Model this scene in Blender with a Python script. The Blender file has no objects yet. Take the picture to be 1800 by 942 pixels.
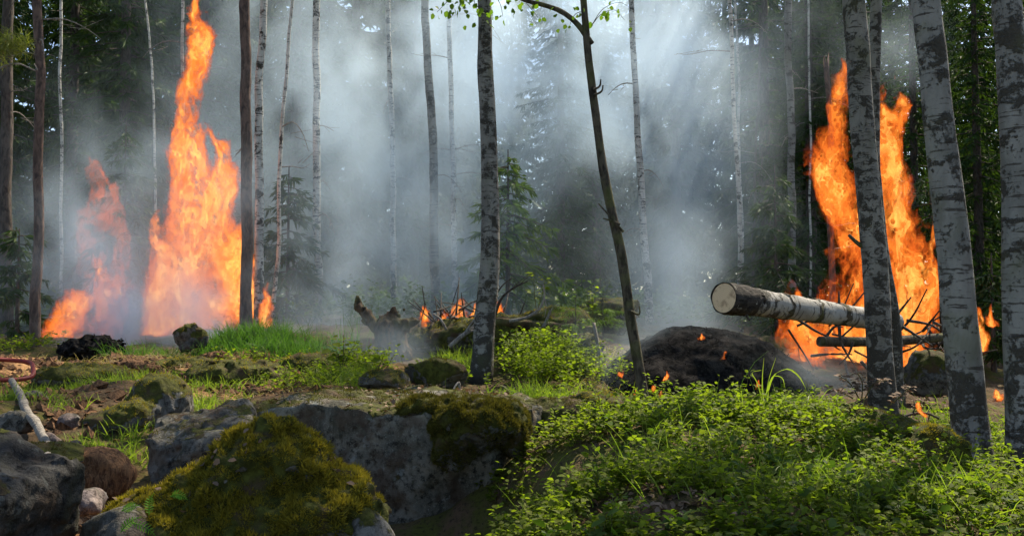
import bpy, math, random
import numpy as np
from mathutils import Vector, Matrix
R = math.radians
rng = np.random.default_rng(7)
random.seed(7)
scene = bpy.context.scene
col = scene.collection

# ------------------------------------------------------------------ camera, sky, sun, exposure
CAM_Z, PITCH, FPX = 1.6, R(2.9), 1750.0
cam_d = bpy.data.cameras.new('camera'); cam = bpy.data.objects.new('camera', cam_d); col.objects.link(cam)
cam.location = (0, 0, CAM_Z); cam.rotation_euler = (R(90) + PITCH, 0, 0)
cam_d.lens = 35.0; cam_d.sensor_width = 36.0; cam_d.clip_start = 0.05; cam_d.clip_end = 2000
scene.camera = cam
SUN_AZ, SUN_EL = R(36), R(50)
world = bpy.data.worlds.new('World'); scene.world = world; world.use_nodes = True
wn = world.node_tree; wn.nodes.clear()
sky = wn.nodes.new('ShaderNodeTexSky'); sky.sky_type = 'NISHITA'; sky.sun_disc = False
sky.sun_elevation = SUN_EL; sky.sun_rotation = SUN_AZ
bgn = wn.nodes.new('ShaderNodeBackground'); bgn.inputs['Strength'].default_value = 0.105
wo = wn.nodes.new('ShaderNodeOutputWorld')
wn.links.new(sky.outputs[0], bgn.inputs[0]); wn.links.new(bgn.outputs[0], wo.inputs[0])
sun_d = bpy.data.lights.new('sun', 'SUN'); sun_d.energy = 5.0; sun_d.angle = R(0.55); sun_d.color = (1.0, 0.89, 0.70)
sun = bpy.data.objects.new('sun', sun_d); col.objects.link(sun)
SUN_DIR = Vector((math.sin(SUN_AZ) * math.cos(SUN_EL), math.cos(SUN_AZ) * math.cos(SUN_EL), math.sin(SUN_EL)))
sun.rotation_euler = SUN_DIR.to_track_quat('Z', 'Y').to_euler(); sun.location = (12, 6, 30)
vs = scene.view_settings
vs.view_transform = 'Standard'; vs.look = 'None'; vs.gamma = 1.0; vs.use_curve_mapping = False; vs.exposure = 1.08
scene.render.engine = 'CYCLES'
cy = scene.cycles
cy.use_denoising = True; cy.use_adaptive_sampling = True; cy.adaptive_threshold = 0.02
cy.max_bounces = 6; cy.diffuse_bounces = 3; cy.glossy_bounces = 2; cy.transmission_bounces = 4; cy.volume_bounces = 2
cy.transparent_max_bounces = 64; cy.caustics_reflective = False; cy.caustics_refractive = False
cy.sample_clamp_indirect = 4.0

# ------------------------------------------------------------------ numeric helpers
def at(px, py, d):
    u = (px - 900) / FPX; v = (471 - py) / FPX
    dy = math.cos(PITCH) - v * math.sin(PITCH); dz = math.sin(PITCH) + v * math.cos(PITCH)
    t = d / dy
    return np.array((u * t, d, CAM_Z + dz * t))

_perm = np.random.default_rng(3).permutation(256).astype(np.int64); _perm = np.concatenate([_perm, _perm, _perm])
_grad = np.random.default_rng(4).normal(size=(256, 3)); _grad /= np.linalg.norm(_grad, axis=1)[:, None]
def perlin(p):
    p = np.asarray(p, float); i = np.floor(p).astype(np.int64); f = p - i; w = f * f * f * (f * (f * 6 - 15) + 10)
    i &= 255; out = 0
    for dx in (0, 1):
        wx = w[..., 0] if dx else 1 - w[..., 0]
        for dy in (0, 1):
            wy = w[..., 1] if dy else 1 - w[..., 1]
            for dz in (0, 1):
                wz = w[..., 2] if dz else 1 - w[..., 2]
                h = _perm[_perm[_perm[(i[..., 0] + dx) & 255] + ((i[..., 1] + dy) & 255)] + ((i[..., 2] + dz) & 255)] & 255
                g = _grad[h]
                out = out + wx * wy * wz * (g[..., 0] * (f[..., 0] - dx) + g[..., 1] * (f[..., 1] - dy) + g[..., 2] * (f[..., 2] - dz))
    return out * 1.6
def fbm(p, oct=4, gain=0.5, lac=2.03):
    p = np.asarray(p, float); a = 1.0; s = 0
    for k in range(oct):
        s = s + a * perlin(p + 17.3 * k); p = p * lac; a *= gain
    return s

def build_mesh(name, v, quads=None, tris=None, mats=(), smooth=True):
    me = bpy.data.meshes.new(name); v = np.asarray(v, np.float32)
    loops = []; starts = []; n = 0
    if quads is not None and len(quads):
        q = np.asarray(quads, np.int32); loops.append(q.ravel()); starts.append(n + 4 * np.arange(len(q))); n += 4 * len(q)
    if tris is not None and len(tris):
        t = np.asarray(tris, np.int32); loops.append(t.ravel()); starts.append(n + 3 * np.arange(len(t))); n += 3 * len(t)
    loops = np.concatenate(loops).astype(np.int32); starts = np.concatenate(starts).astype(np.int32)
    me.vertices.add(len(v)); me.vertices.foreach_set('co', v.ravel())
    me.loops.add(len(loops)); me.loops.foreach_set('vertex_index', loops)
    me.polygons.add(len(starts)); me.polygons.foreach_set('loop_start', starts)
    me.update(calc_edges=True); me.validate()
    me.polygons.foreach_set('use_smooth', np.full(len(me.polygons), smooth)); 
    for m in mats: me.materials.append(m)
    return me
def link(name, me, parent=None, loc=None):
    o = bpy.data.objects.new(name, me); col.objects.link(o)
    if parent is not None: o.parent = parent
    if loc is not None: o.location = loc
    return o
def tag(o, label=None, cat=None, group=None, kind=None):
    if label: o['label'] = label
    if cat: o['category'] = cat
    if group: o['group'] = group
    if kind: o['kind'] = kind
    return o
def empty(name, loc, label=None, cat=None, group=None):
    o = bpy.data.objects.new(name, None); col.objects.link(o); o.location = loc; o.empty_display_size = 0.2
    return tag(o, label, cat, group)

class MB:
    """collects pieces into one mesh"""
    def __init__(s): s.v = []; s.q = []; s.t = []; s.n = 0
    def add(s, v, q=None, t=None):
        v = np.asarray(v, float).reshape(-1, 3)
        if q is not None and len(q): s.q.append(np.asarray(q) + s.n)
        if t is not None and len(t): s.t.append(np.asarray(t) + s.n)
        s.v.append(v); s.n += len(v)
    def mesh(s, name, mats, smooth=True):
        return build_mesh(name, np.concatenate(s.v), np.concatenate(s.q) if s.q else None, np.concatenate(s.t) if s.t else None, mats, smooth)

def spline(pts, n):
    pts = np.asarray(pts, float)
    if len(pts) == 2: return pts[0] + (pts[1] - pts[0]) * np.linspace(0, 1, n)[:, None]
    seg = np.r_[0, np.cumsum(np.linalg.norm(np.diff(pts, axis=0), axis=1))]; T = np.linspace(0, seg[-1], n)
    m = np.gradient(pts, seg, axis=0); k = np.clip(np.searchsorted(seg, T, side='right') - 1, 0, len(seg) - 2)
    h = (seg[k + 1] - seg[k])[:, None]; t = ((T - seg[k])[:, None]) / h
    return ((2*t**3 - 3*t**2 + 1) * pts[k] + (t**3 - 2*t**2 + t) * h * m[k] + (-2*t**3 + 3*t**2) * pts[k+1] + (t**3 - t**2) * h * m[k+1])
def tube(pts, rad, n=None, sides=10, wob=0.0, seed=0, cap=True, wf=3.0):
    """tapered tube -> verts, quads, tris"""
    pts = np.asarray(pts, float); rad = np.asarray(rad, float)
    if n:
        s0 = np.linspace(0, 1, len(rad)); pts = spline(pts, n); rad = np.interp(np.linspace(0, 1, n), s0, rad)
    elif len(rad) != len(pts): rad = np.interp(np.linspace(0, 1, len(pts)), np.linspace(0, 1, len(rad)), rad)
    N = len(pts); tan = np.gradient(pts, axis=0); tan /= np.linalg.norm(tan, axis=1)[:, None] + 1e-9
    ref = np.array((0.0, 1, 0)) if abs(tan[0][1]) < 0.9 else np.array((1.0, 0, 0))
    a = np.cross(tan, ref); a /= np.linalg.norm(a, axis=1)[:, None] + 1e-9; b = np.cross(tan, a)
    th = np.linspace(0, 2 * np.pi, sides, endpoint=False)
    r = rad[:, None] * np.ones(sides)
    if wob:
        q = np.stack([np.cos(th)[None] * np.ones((N, 1)) * 1.2 + seed * 3.7, np.sin(th)[None] * np.ones((N, 1)) * 1.2, np.arange(N)[:, None] * wf * 0.15 * np.ones((1, sides))], -1)
        r = r * (1 + wob * fbm(q, 3))
    v = pts[:, None] + r[..., None] * (np.cos(th)[None, :, None] * a[:, None] + np.sin(th)[None, :, None] * b[:, None])
    v = v.reshape(-1, 3); i = np.arange(N - 1)[:, None] * sides; j = np.arange(sides)[None]; k = (j + 1) % sides
    q = np.stack([i + j, i + k, i + sides + k, i + sides + j], -1).reshape(-1, 4); t = None
    if cap:
        v = np.vstack([v, pts[-1], pts[0]]); J = np.arange(sides); e = (N - 1) * sides
        t = np.vstack([np.stack([e + J, e + (J + 1) % sides, np.full(sides, N * sides)], 1), np.stack([(J + 1) % sides, J, np.full(sides, N * sides + 1)], 1)])
    return v, q, t

def surface_nets(V, org, h):
    """zero surface of a grid of signed distances (inside < 0) -> verts, quads"""
    V = np.asarray(V, float); nx, ny, nz = V.shape; s = V < 0
    acc = np.zeros((nx-1, ny-1, nz-1, 3)); cnt = np.zeros((nx-1, ny-1, nz-1))
    base = np.stack(np.meshgrid(np.arange(nx-1), np.arange(ny-1), np.arange(nz-1), indexing='ij'), -1).astype(float)
    def sl(o, d): return slice(o, o + d)
    for ax in range(3):
        for o1 in (0, 1):
            for o2 in (0, 1):
                o = [0, 0, 0]; oth = [a for a in range(3) if a != ax]; o[oth[0]] = o1; o[oth[1]] = o2
                A = V[o[0]:o[0]+nx-1, o[1]:o[1]+ny-1, o[2]:o[2]+nz-1]; o[ax] = 1
                B = V[o[0]:o[0]+nx-1, o[1]:o[1]+ny-1, o[2]:o[2]+nz-1]
                m = (A < 0) != (B < 0); t = np.where(m, A / np.where(m, A - B, 1), 0)
                for a in range(3): acc[..., a] += np.where(m, base[..., a] + (t if a == ax else o[a]), 0)
                cnt += m
    act = cnt > 0; idx = -np.ones(act.shape, np.int64); idx[act] = np.arange(act.sum())
    v = acc[act] / cnt[act][:, None] * h + np.asarray(org)
    quads = []
    for ax in range(3):
        b, c = [(1, 2), (2, 0), (0, 1)][ax]
        lo = [slice(1, n - 1) for n in V.shape]; lo[ax] = slice(0, V.shape[ax] - 1); hi = list(lo); hi[ax] = slice(1, V.shape[ax])
        sa = s[tuple(lo)]; m = sa != s[tuple(hi)]; P = np.argwhere(m)
        if not len(P): continue
        P = P + np.array([0 if a == ax else 1 for a in range(3)])
        eb = np.eye(3, dtype=int)[b]; ec = np.eye(3, dtype=int)[c]
        q = np.stack([idx[tuple((P - eb - ec).T)], idx[tuple((P - ec).T)], idx[tuple(P.T)], idx[tuple((P - eb).T)]], 1)
        f = ~sa[m]; q[f] = q[f][:, ::-1]; quads.append(q)
    return v, np.concatenate(quads)

def smin(a, b, k):
    h = np.clip(0.5 + 0.5 * (b - a) / k, 0, 1); return b + (a - b) * h - k * h * (1 - h)
def rotm(rx=0, ry=0, rz=0):
    from mathutils import Euler
    return np.array(Euler((R(rx), R(ry), R(rz))).to_matrix())
def sd_ell(P, c, r, rot=None):
    q = P - c
    if rot is not None: q = q @ rot
    r = np.asarray(r, float); k0 = np.linalg.norm(q / r, axis=-1); k1 = np.linalg.norm(q / r**2, axis=-1) + 1e-9
    return k0 * (k0 - 1) / k1
def sd_box(P, c, r, rot=None, rd=0.05):
    q = P - c
    if rot is not None: q = q @ rot
    q = np.abs(q) - (np.asarray(r, float) - rd)
    return np.linalg.norm(np.maximum(q, 0), axis=-1) + np.minimum(q.max(-1), 0) - rd
def sd_cap(P, a, b, r0, r1):
    a = np.asarray(a, float); b = np.asarray(b, float); ba = b - a; t = np.clip(((P - a) @ ba) / (ba @ ba), 0, 1)
    return np.linalg.norm(P - a - t[..., None] * ba, axis=-1) - (r0 + (r1 - r0) * t)
NOISE = [True]
def sdf_mesh(name, fn, lo, hi, h, mats):
    lo = np.asarray(lo, float); hi = np.asarray(hi, float); n = np.ceil((hi - lo) / h).astype(int) + 1
    P = np.stack(np.meshgrid(*[lo[a] + h * np.arange(n[a]) for a in range(3)], indexing='ij'), -1)
    NOISE[0] = False; V = fn(P); NOISE[0] = True; band = np.abs(V) < .16; V[band] = fn(P[band]); v, q = surface_nets(V, lo, h)
    return build_mesh(name, v, q, None, mats)

def mesh_arrays(me):
    v = np.empty(len(me.vertices) * 3, np.float32); me.vertices.foreach_get('co', v); v = v.reshape(-1, 3).astype(float)
    me.calc_loop_triangles(); t = np.empty(len(me.loop_triangles) * 3, np.int32); me.loop_triangles.foreach_get('vertices', t)
    return v, t.reshape(-1, 3)
def sample_mesh(me, n, keep=None):
    v, t = mesh_arrays(me); A, B, C = v[t[:, 0]], v[t[:, 1]], v[t[:, 2]]; nr = np.cross(B - A, C - A); ar = np.linalg.norm(nr, axis=1)
    nr /= ar[:, None] + 1e-12; k = rng.choice(len(t), n, p=ar / ar.sum()); a = rng.random(n); b = rng.random(n); f = a + b > 1; a[f] = 1 - a[f]; b[f] = 1 - b[f]
    P = A[k] + (B - A)[k] * a[:, None] + (C - A)[k] * b[:, None]; N = nr[k]
    if keep is not None: m = keep(P, N); P, N = P[m], N[m]
    return P, N
def unit(a): return a / (np.linalg.norm(a, axis=-1, keepdims=True) + 1e-9)

# blade-like pieces -------------------------------------------------
def strands(P, D, L, W, bend=0.0):
    """single-triangle tufts standing at P along D"""
    n = len(P); side = unit(np.cross(D, rng.normal(size=(n, 3)))); L = np.asarray(L)[:, None] * np.ones((n, 1)); W = np.asarray(W)[:, None] * np.ones((n, 1))
    v = np.stack([P - side * W, P + side * W, P + D * L], 1).reshape(-1, 3); return v, np.arange(3 * n).reshape(-1, 3)
def blades(P, D, L, W, droop, segs=4):
    """curved grass blades -> verts, quads"""
    n = len(P); side = unit(np.cross(D, rng.normal(size=(n, 3)))); fall = unit(np.cross(side, D)); fall[:, 2] = -np.abs(fall[:, 2]); rows = []
    t = np.linspace(0, 1, segs + 1)
    for k in t:
        c = P + D * (L * (k - 0.25 * droop * k * k))[:, None] + (unit(D * np.array((1, 1, 0)) + rng.normal(size=(n, 3)) * 0 + fall * 0.4) * (L * droop * 0.6 * k * k)[:, None]) - np.array((0, 0, 1.0)) * (L * droop * 0.45 * k**3)[:, None]
        w = (W * (1 - k**1.5) + 0.0006)[:, None]; rows += [c - side * w, c + side * w]
    v = np.stack(rows, 1); m = 2 * (segs + 1); b = (np.arange(n) * m)[:, None, None]
    q = np.array([[2*s, 2*s+1, 2*s+3, 2*s+2] for s in range(segs)])[None] + b
    return v.reshape(-1, 3), q.reshape(-1, 4)
def leaves(P, D, U, L, W):
    """folded oval leaves: P base, D direction, U up-ish -> verts, quads (4 per leaf)"""
    n = len(P); D = unit(D); S = unit(np.cross(D, U)); Nn = np.cross(S, D); L = L[:, None]; W = W[:, None]
    v = np.stack([P, P + D*L*.35 + S*W + Nn*W*.3, P + D*L*.75 + S*W*.75 + Nn*W*.2 - Nn*L*.04, P + D*L - Nn*L*.1, P + D*L*.75 - S*W*.75 + Nn*W*.2 - Nn*L*.04, P + D*L*.35 - S*W + Nn*W*.3, P + D*L*.55 - Nn*L*.01], 1).reshape(-1, 3)
    b = (np.arange(n) * 7)[:, None, None]
    q = np.array([[0, 1, 6, 5], [1, 2, 3, 6], [5, 6, 3, 4]])[None] + b
    return v, q.reshape(-1, 4)

# ------------------------------------------------------------------ materials
class NT:
    def __init__(s, tree): s.t = tree
    def n(s, ty, ins=None, out=0, **props):
        nd = s.t.nodes.new(ty)
        for k, v in props.items(): setattr(nd, k, v)
        for k, v in (ins or {}).items():
            if isinstance(v, bpy.types.NodeSocket): s.t.links.new(v, nd.inputs[k])
            else: nd.inputs[k].default_value = v
        return nd.outputs[out] if out is not None and len(nd.outputs) else nd
    def math(s, op, a, b=0.0, c=None, clamp=False):
        return s.n('ShaderNodeMath', {0: a, 1: b} if c is None else {0: a, 1: b, 2: c}, operation=op, use_clamp=clamp)
    def vmath(s, op, a, b=(0, 0, 0), out=0): return s.n('ShaderNodeVectorMath', {0: a, 1: b}, out, operation=op)
    def mix(s, f, a, b):
        nd = s.n('ShaderNodeMix', None, None, data_type='RGBA', clamp_factor=True)
        for k, v in ((0, f), (6, a), (7, b)):
            if isinstance(v, bpy.types.NodeSocket): s.t.links.new(v, nd.inputs[k])
            else: nd.inputs[k].default_value = v if k == 0 else (tuple(v) + (1,))[:4]
        return nd.outputs[2]
    def noise(s, vec, scale, detail=3, rough=0.55, dist=0.0, out=0): return s.n('ShaderNodeTexNoise', {'Vector': vec, 'Scale': scale, 'Detail': detail, 'Roughness': rough, 'Distortion': dist}, out)
    def ramp(s, f, lo, hi): return s.n('ShaderNodeMapRange', {0: f, 1: lo, 2: hi, 3: 0.0, 4: 1.0}, interpolation_type='SMOOTHSTEP')
def material(name):
    m = bpy.data.materials.new(name); m.use_nodes = True; m.node_tree.nodes.clear(); return m, NT(m.node_tree)
def finish(m, t, color, rough=0.85, bump=None, bstr=0.4, bdist=0.02, spec=0.25):
    ins = {'Base Color': color, 'Roughness': rough, 'Specular IOR Level': spec}
    if not isinstance(color, bpy.types.NodeSocket): ins['Base Color'] = (tuple(color) + (1,))[:4]
    if bump is not None: ins['Normal'] = t.n('ShaderNodeBump', {'Height': bump, 'Strength': bstr, 'Distance': bdist})
    b = t.n('ShaderNodeBsdfPrincipled', ins); t.n('ShaderNodeOutputMaterial', {'Surface': b}); return m
def obj_co(t): return t.n('ShaderNodeTexCoord', None, 3)
def world_co(t): return t.n('ShaderNodeNewGeometry', None, 0)
def scaled(t, co, s): return t.vmath('MULTIPLY', co, s)

def mat_birch(name, white=(.50, .48, .43), dark_amt=0.0, k=1.0, moss=0.15):
    m, t = material(name); co = obj_co(t)
    rnd = t.n('ShaderNodeObjectInfo', None, 5); co = t.vmath('ADD', co, t.n('ShaderNodeCombineXYZ', {0: t.math('MULTIPLY', rnd, 37.0), 1: 0.0, 2: t.math('MULTIPLY', rnd, 11.0)}))
    big = t.noise(scaled(t, co, (4*k, 4*k, 5*k)), 1.3, 4, .62, .8)
    lent = t.noise(scaled(t, co, (5*k, 5*k, 42*k)), 1.0, 3, .6)
    fine = t.noise(co, 45*k, 4, .7); grey = t.noise(scaled(t, co, (7, 7, 3)), 1.0, 3, .6)
    z = t.n('ShaderNodeSeparateXYZ', {0: obj_co(t)}, 2)
    low = t.math('MULTIPLY', t.math('SUBTRACT', 1.0, t.ramp(z, 0.0, 1.3)), 0.14)
    b = t.math('ADD', t.math('ADD', big, t.math('MULTIPLY', t.math('SUBTRACT', fine, .35), .42)), t.math('ADD', low, dark_amt))
    patch = t.ramp(b, .645, .75); lm = t.math('MULTIPLY', t.ramp(t.math('ADD', lent, t.math('MULTIPLY', fine, .12)), .63, .70), .9)
    c = t.mix(t.ramp(grey, .35, .7), white, tuple(w * .62 for w in white)); c = t.mix(t.math('MULTIPLY', t.ramp(fine, .5, .75), .5), c, (.13, .125, .105))
    c = t.mix(lm, c, (.05, .042, .035)); c = t.mix(patch, c, t.mix(fine, (.022, .020, .016), (.10, .09, .07)))
    c = t.mix(t.math('MULTIPLY', t.ramp(t.noise(co, 3.1, 3), .52, .7), moss), c, (.12, .13, .05))
    hgt = t.math('ADD', t.math('MULTIPLY', patch, t.math('ADD', fine, .3)), t.math('MULTIPLY', fine, .35))
    return finish(m, t, c, .82, hgt, .9, .02, .2)
def mat_bark(name, a, b, sc=1.0, moss=0.0):
    m, t = material(name); co = obj_co(t)
    n1 = t.noise(scaled(t, co, (14*sc, 14*sc, 5*sc)), 1.4, 5, .65, .6); n2 = t.noise(co, 3.0*sc, 3); n3 = t.noise(co, 60*sc, 3)
    c = t.mix(t.ramp(n1, .34, .64), a, b); c = t.mix(t.math('MULTIPLY', t.ramp(n2, .45, .65), .5 + moss * .5), c, tuple(x * .6 for x in b) if not moss else (.10, .11, .035))
    return finish(m, t, c, .9, t.math('ADD', n1, t.math('MULTIPLY', n3, .3)), .9, .02, .15)
def mat_rock(name, a=(.062, .060, .054), b=(.165, .158, .142), mossy=0.5, mossc=(.075, .078, .012), lichen=.25, dirt=0.3):
    m, t = material(name); co = world_co(t); nz = t.n('ShaderNodeSeparateXYZ', {0: t.n('ShaderNodeNewGeometry', None, 1)}, 2)
    n1 = t.noise(co, 3.2, 5, .62, .4); n2 = t.noise(co, 22, 5, .68); n3 = t.noise(co, 120, 3, .7); n4 = t.noise(scaled(t, co, (7, 7, 1.6)), 1.0, 4, .6, .5)
    c = t.mix(t.ramp(n1, .3, .7), a, b); c = t.mix(t.ramp(n2, .44, .66), c, tuple(x * .35 for x in a)); c = t.mix(t.math('MULTIPLY', t.ramp(n3, .55, .7), .5), c, tuple(min(1, x * 1.5) for x in b))
    c = t.mix(t.math('MULTIPLY', t.ramp(n4, .5, .68), .75), c, (.035, .034, .022))
    c = t.mix(t.math('MULTIPLY', t.ramp(t.noise(co, 9, 4, .7), .60, .66), lichen), c, (.26, .275, .25))
    c = t.mix(t.math('MULTIPLY', t.ramp(t.noise(co, 5.1, 3, .6), .5, .64), dirt), c, (.07, .045, .028))
    up = t.math('ADD', t.math('MULTIPLY', nz, .36), t.math('ADD', t.noise(co, 4.3, 4, .6), t.math('MULTIPLY', n2, .25)))
    mk = t.ramp(up, 1.12 - mossy * .7, 1.2 - mossy * .7)
    mc = t.mix(t.ramp(n2, .35, .7), tuple(x * .35 for x in mossc), mossc); mc = t.mix(t.ramp(t.noise(co, 6.5, 3), .48, .7), mc, (.055, .035, .018))
    c = t.mix(mk, c, mc)
    h = t.math('ADD', t.math('ADD', t.math('MULTIPLY', n2, .7), t.math('MULTIPLY', n3, .25)), t.math('MULTIPLY', mk, .5))
    return finish(m, t, c, .88, h, .8, .03, .15)
def mat_leaf(name, a, b, trans=.5, rough=.65, glow=(1.3, 1.5, .42), spec=.12):
    """leaf: diffuse + gloss with light coming through; colour varies from piece to piece"""
    m, t = material(name); r = t.n('ShaderNodeNewGeometry', None, 'Random Per Island'); lp = t.noise(world_co(t), 1.7, 2)
    c = t.mix(t.math('ADD', t.math('MULTIPLY', r, .6), t.math('MULTIPLY', lp, .5)), a, b)
    p = t.n('ShaderNodeBsdfPrincipled', {'Base Color': c, 'Roughness': rough, 'Specular IOR Level': spec})
    tr = t.n('ShaderNodeBsdfTranslucent', {'Color': t.n('ShaderNodeMix', {6: c, 7: tuple(glow) + (1,), 0: 1.0}, 2, data_type='RGBA', blend_type='MULTIPLY')})
    t.n('ShaderNodeOutputMaterial', {'Surface': t.n('ShaderNodeMixShader', {0: trans, 1: p, 2: tr})}); return m

M = {}
M['birch'] = mat_birch('birch_bark', (.25, .242, .215), .06, .85, .3); M['birch_far'] = mat_birch('pale_birch_bark', (.62, .59, .52), .05, 1.3, .06); M['birch_dark'] = mat_birch('dark_birch_bark', (.23, .22, .19), .07, 1.7, .35)
M['birch_log'] = mat_birch('log_birch_bark', (.36, .345, .31), .02, 1.1, 0)
M['dark_bark'] = mat_bark('dark_scaly_bark', (.025, .021, .016), (.10, .085, .06), 1.3, .1)
M['pine_bark'] = mat_bark('pine_bark', (.055, .04, .036), (.17, .115, .09), 1.0)
M['spruce_bark'] = mat_bark('spruce_bark', (.035, .03, .026), (.11, .09, .075), 1.0)
M['twig'] = mat_bark('dead_twig_bark', (.12, .105, .09), (.30, .27, .23), 2.0)
M['dark_twig'] = mat_bark('dark_twig_bark', (.035, .03, .025), (.10, .085, .07), 2.0)
M['rot'] = mat_bark('rotten_wood', (.014, .011, .008), (.085, .05, .025), .9, .4)
M['rock'] = mat_rock('grey_rock', mossy=.40); M['rock_bare'] = mat_rock('bare_blue_grey_rock', (.045, .042, .035), (.165, .153, .128), .2, lichen=.3, dirt=.6)
M['rock_slab'] = mat_rock('slab_rock', (.070, .066, .050), (.23, .212, .165), .36, lichen=.45, dirt=.6)
M['rock_dark'] = mat_rock('dark_wet_rock', (.016, .015, .014), (.06, .057, .052), .1, lichen=.2, dirt=.5)
M['rock_pink'] = mat_rock('pinkish_stone', (.12, .09, .08), (.26, .21, .19), -.2, lichen=.3, dirt=.4)
M['rock_mossy'] = mat_rock('mossy_rock', mossy=.95)
M['rock_moss_mid'] = mat_rock('half_mossy_rock', mossy=.62)
M['moss'] = mat_leaf('moss_tufts', (.065, .060, .010), (.32, .26, .035), .4, .8, (1.3, 1.3, .5), .1)
M['moss_dark'] = mat_leaf('dull_moss_tufts', (.028, .029, .008), (.12, .108, .02), .3, .8, (1.2, 1.2, .5), .1)
M['bilberry'] = mat_leaf('bilberry_leaves', (.05, .085, .010), (.20, .23, .03), .58)
M['bush'] = mat_leaf('green_bush_leaves', (.06, .10, .010), (.20, .24, .028), .58)
M['bush_dark'] = mat_leaf('dark_broad_leaves', (.025, .055, .010), (.09, .14, .025), .45)
M['grass'] = mat_leaf('green_grass_blades', (.06, .13, .015), (.26, .30, .06), .5, .45)
M['grass_dull'] = mat_leaf('bluish_grass_blades', (.035, .09, .02), (.10, .19, .045), .45, .5)
M['straw'] = mat_leaf('dry_straw', (.22, .16, .08), (.45, .36, .20), .3, .7)
M['fern'] = mat_leaf('fern_green', (.08, .20, .02), (.16, .32, .04), .5)
M['birch_leaf'] = mat_leaf('birch_leaves', (.05, .10, .012), (.15, .24, .035), .55, .4)
M['needles'] = mat_leaf('spruce_needles', (.014, .034, .010), (.055, .095, .022), .25, .6, (1.3, 1.4, .5))
M['needles_light'] = mat_leaf('pale_spruce_needles', (.035, .07, .018), (.13, .19, .045), .35, .6)
M['pine_needles'] = mat_leaf('pine_needles', (.09, .11, .025), (.22, .23, .07), .35, .6)
M['litter'] = mat_leaf('dry_leaves', (.05, .032, .02), (.22, .15, .10), .12, .75, (1.2, .9, .6))
M['peat'] = mat_bark('red_brown_peat', (.045, .022, .012), (.20, .105, .05), 3.0)
M['rough_end'] = mat_bark('charcoal_rough_bark', (.012, .011, .010), (.06, .052, .045), 1.6)
M['stem'] = mat_bark('plant_stem', (.06, .055, .02), (.14, .13, .05), 3.0)

# ------------------------------------------------------------------ ground
GP = [  # picture column, row and distance of places where the ground shows
 (30, 720, 7.0), (150, 790, 6.0), (120, 930, 4.4), (-200, 760, 6.5), (-250, 640, 11), (300, 700, 7.6), (60, 640, 10.0), (200, 640, 10.5), (330, 625, 11.5), (440, 600, 11.6), (520, 640, 10.4),
 (400, 690, 8.4), (560, 690, 8.2), (640, 640, 10.0), (700, 620, 11.0), (840, 672, 9.2), (930, 655, 9.6), (1000, 660, 9.4), (930, 605, 11.0), (1050, 640, 10.0), (760, 590, 12.0), (1130, 712, 8.8), (1250, 712, 9.0),
 (1000, 720, 7.4), (1100, 722, 7.0), (700, 1060, 5.1), (850, 1060, 5.1), (760, 1100, 4.6), (560, 1060, 5.0), (500, 1060, 3.9), (620, 1080, 4.2), (960, 800, 5.4), (980, 900, 4.2), (1100, 760, 6.2), (1250, 728, 6.4), (1400, 738, 6.2), (1300, 800, 4.9), (1200, 900, 3.9), (1400, 900, 3.9),
 (1550, 760, 6.4), (1500, 850, 4.6), (1700, 860, 5.0), (1650, 930, 4.0), (1850, 900, 4.6), (1710, 835, 6.9), (1800, 860, 6.9), (1555, 730, 8.3), (1450, 690, 9.6), (1600, 690, 10.0), (1760, 715, 10.5), (1900, 740, 10),
 (1500, 630, 12), (1300, 620, 12.5), (100, 600, 14), (300, 590, 14.5), (450, 575, 15), (600, 570, 15.5), (800, 565, 16), (1000, 560, 16), (1200, 575, 16), (1400, 585, 16), (1700, 620, 16), (1900, 640, 16), (-150, 600, 16),
 (900, 545, 24), (300, 555, 24), (1500, 570, 24), (0, 575, 24), (1800, 590, 24), (900, 530, 40), (0, 540, 40), (1800, 550, 40), (-900, 560, 30), (2700, 580, 30)]
GX = np.array([at(*p) for p in GP]); 
extra = np.array([(0, 0, .15), (-3, 0, .2), (3, 0, .2), (0, -8, 0), (-8, -3, .2), (8, -3, .2), (-9, 6, .9), (9, 5, .6), (0, 2.2, .45), (-1.6, 2.2, .5), (1.6, 2.2, .5), (-40, 20, 2), (40, 20, 1.4), (0, 70, 3.0), (-60, 70, 3), (60, 70, 2.5), (0, -40, -.5), (-40, -20, 0), (40, -20, 0)], float)
GX = np.vstack([GX, extra])
def _tps(r2): return np.where(r2 > 1e-12, r2 * np.log(r2 + 1e-12), 0)
_n = len(GX); _K = _tps(((GX[:, None, :2] - GX[None, :, :2])**2).sum(-1)) + np.eye(_n) * 0.15
_A = np.zeros((_n + 3, _n + 3)); _A[:_n, :_n] = _K; _A[:_n, _n] = 1; _A[:_n, _n+1:] = GX[:, :2]; _A[_n, :_n] = 1; _A[_n+1:, :_n] = GX[:, :2].T
_W = np.linalg.solve(_A, np.r_[GX[:, 2], 0, 0, 0])
def H(x, y, rough=True):
    x = np.asarray(x, float); y = np.asarray(y, float); sh = x.shape; X = np.stack([x.ravel(), y.ravel()], 1)
    Xc = np.clip(X, (-70, -45), (70, 75)); out = np.empty(len(X))
    for s in range(0, len(X), 20000):
        xs = Xc[s:s+20000]; out[s:s+20000] = _tps(((xs[:, None] - GX[None, :, :2])**2).sum(-1)) @ _W[:_n] + _W[_n] + xs @ _W[_n+1:]
    if rough:
        q = np.c_[X, np.zeros(len(X))]; near = np.clip(1.5 - np.hypot(X[:, 0], X[:, 1] - 8) / 30, .15, 1)
        out = out + near * (.10 * fbm(q * 1.1 + 5, 3) + .03 * fbm(q * 4.5, 3))
    return out.reshape(sh)
def gz(x, y): return float(H(np.array([x]), np.array([y]))[0])

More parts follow.
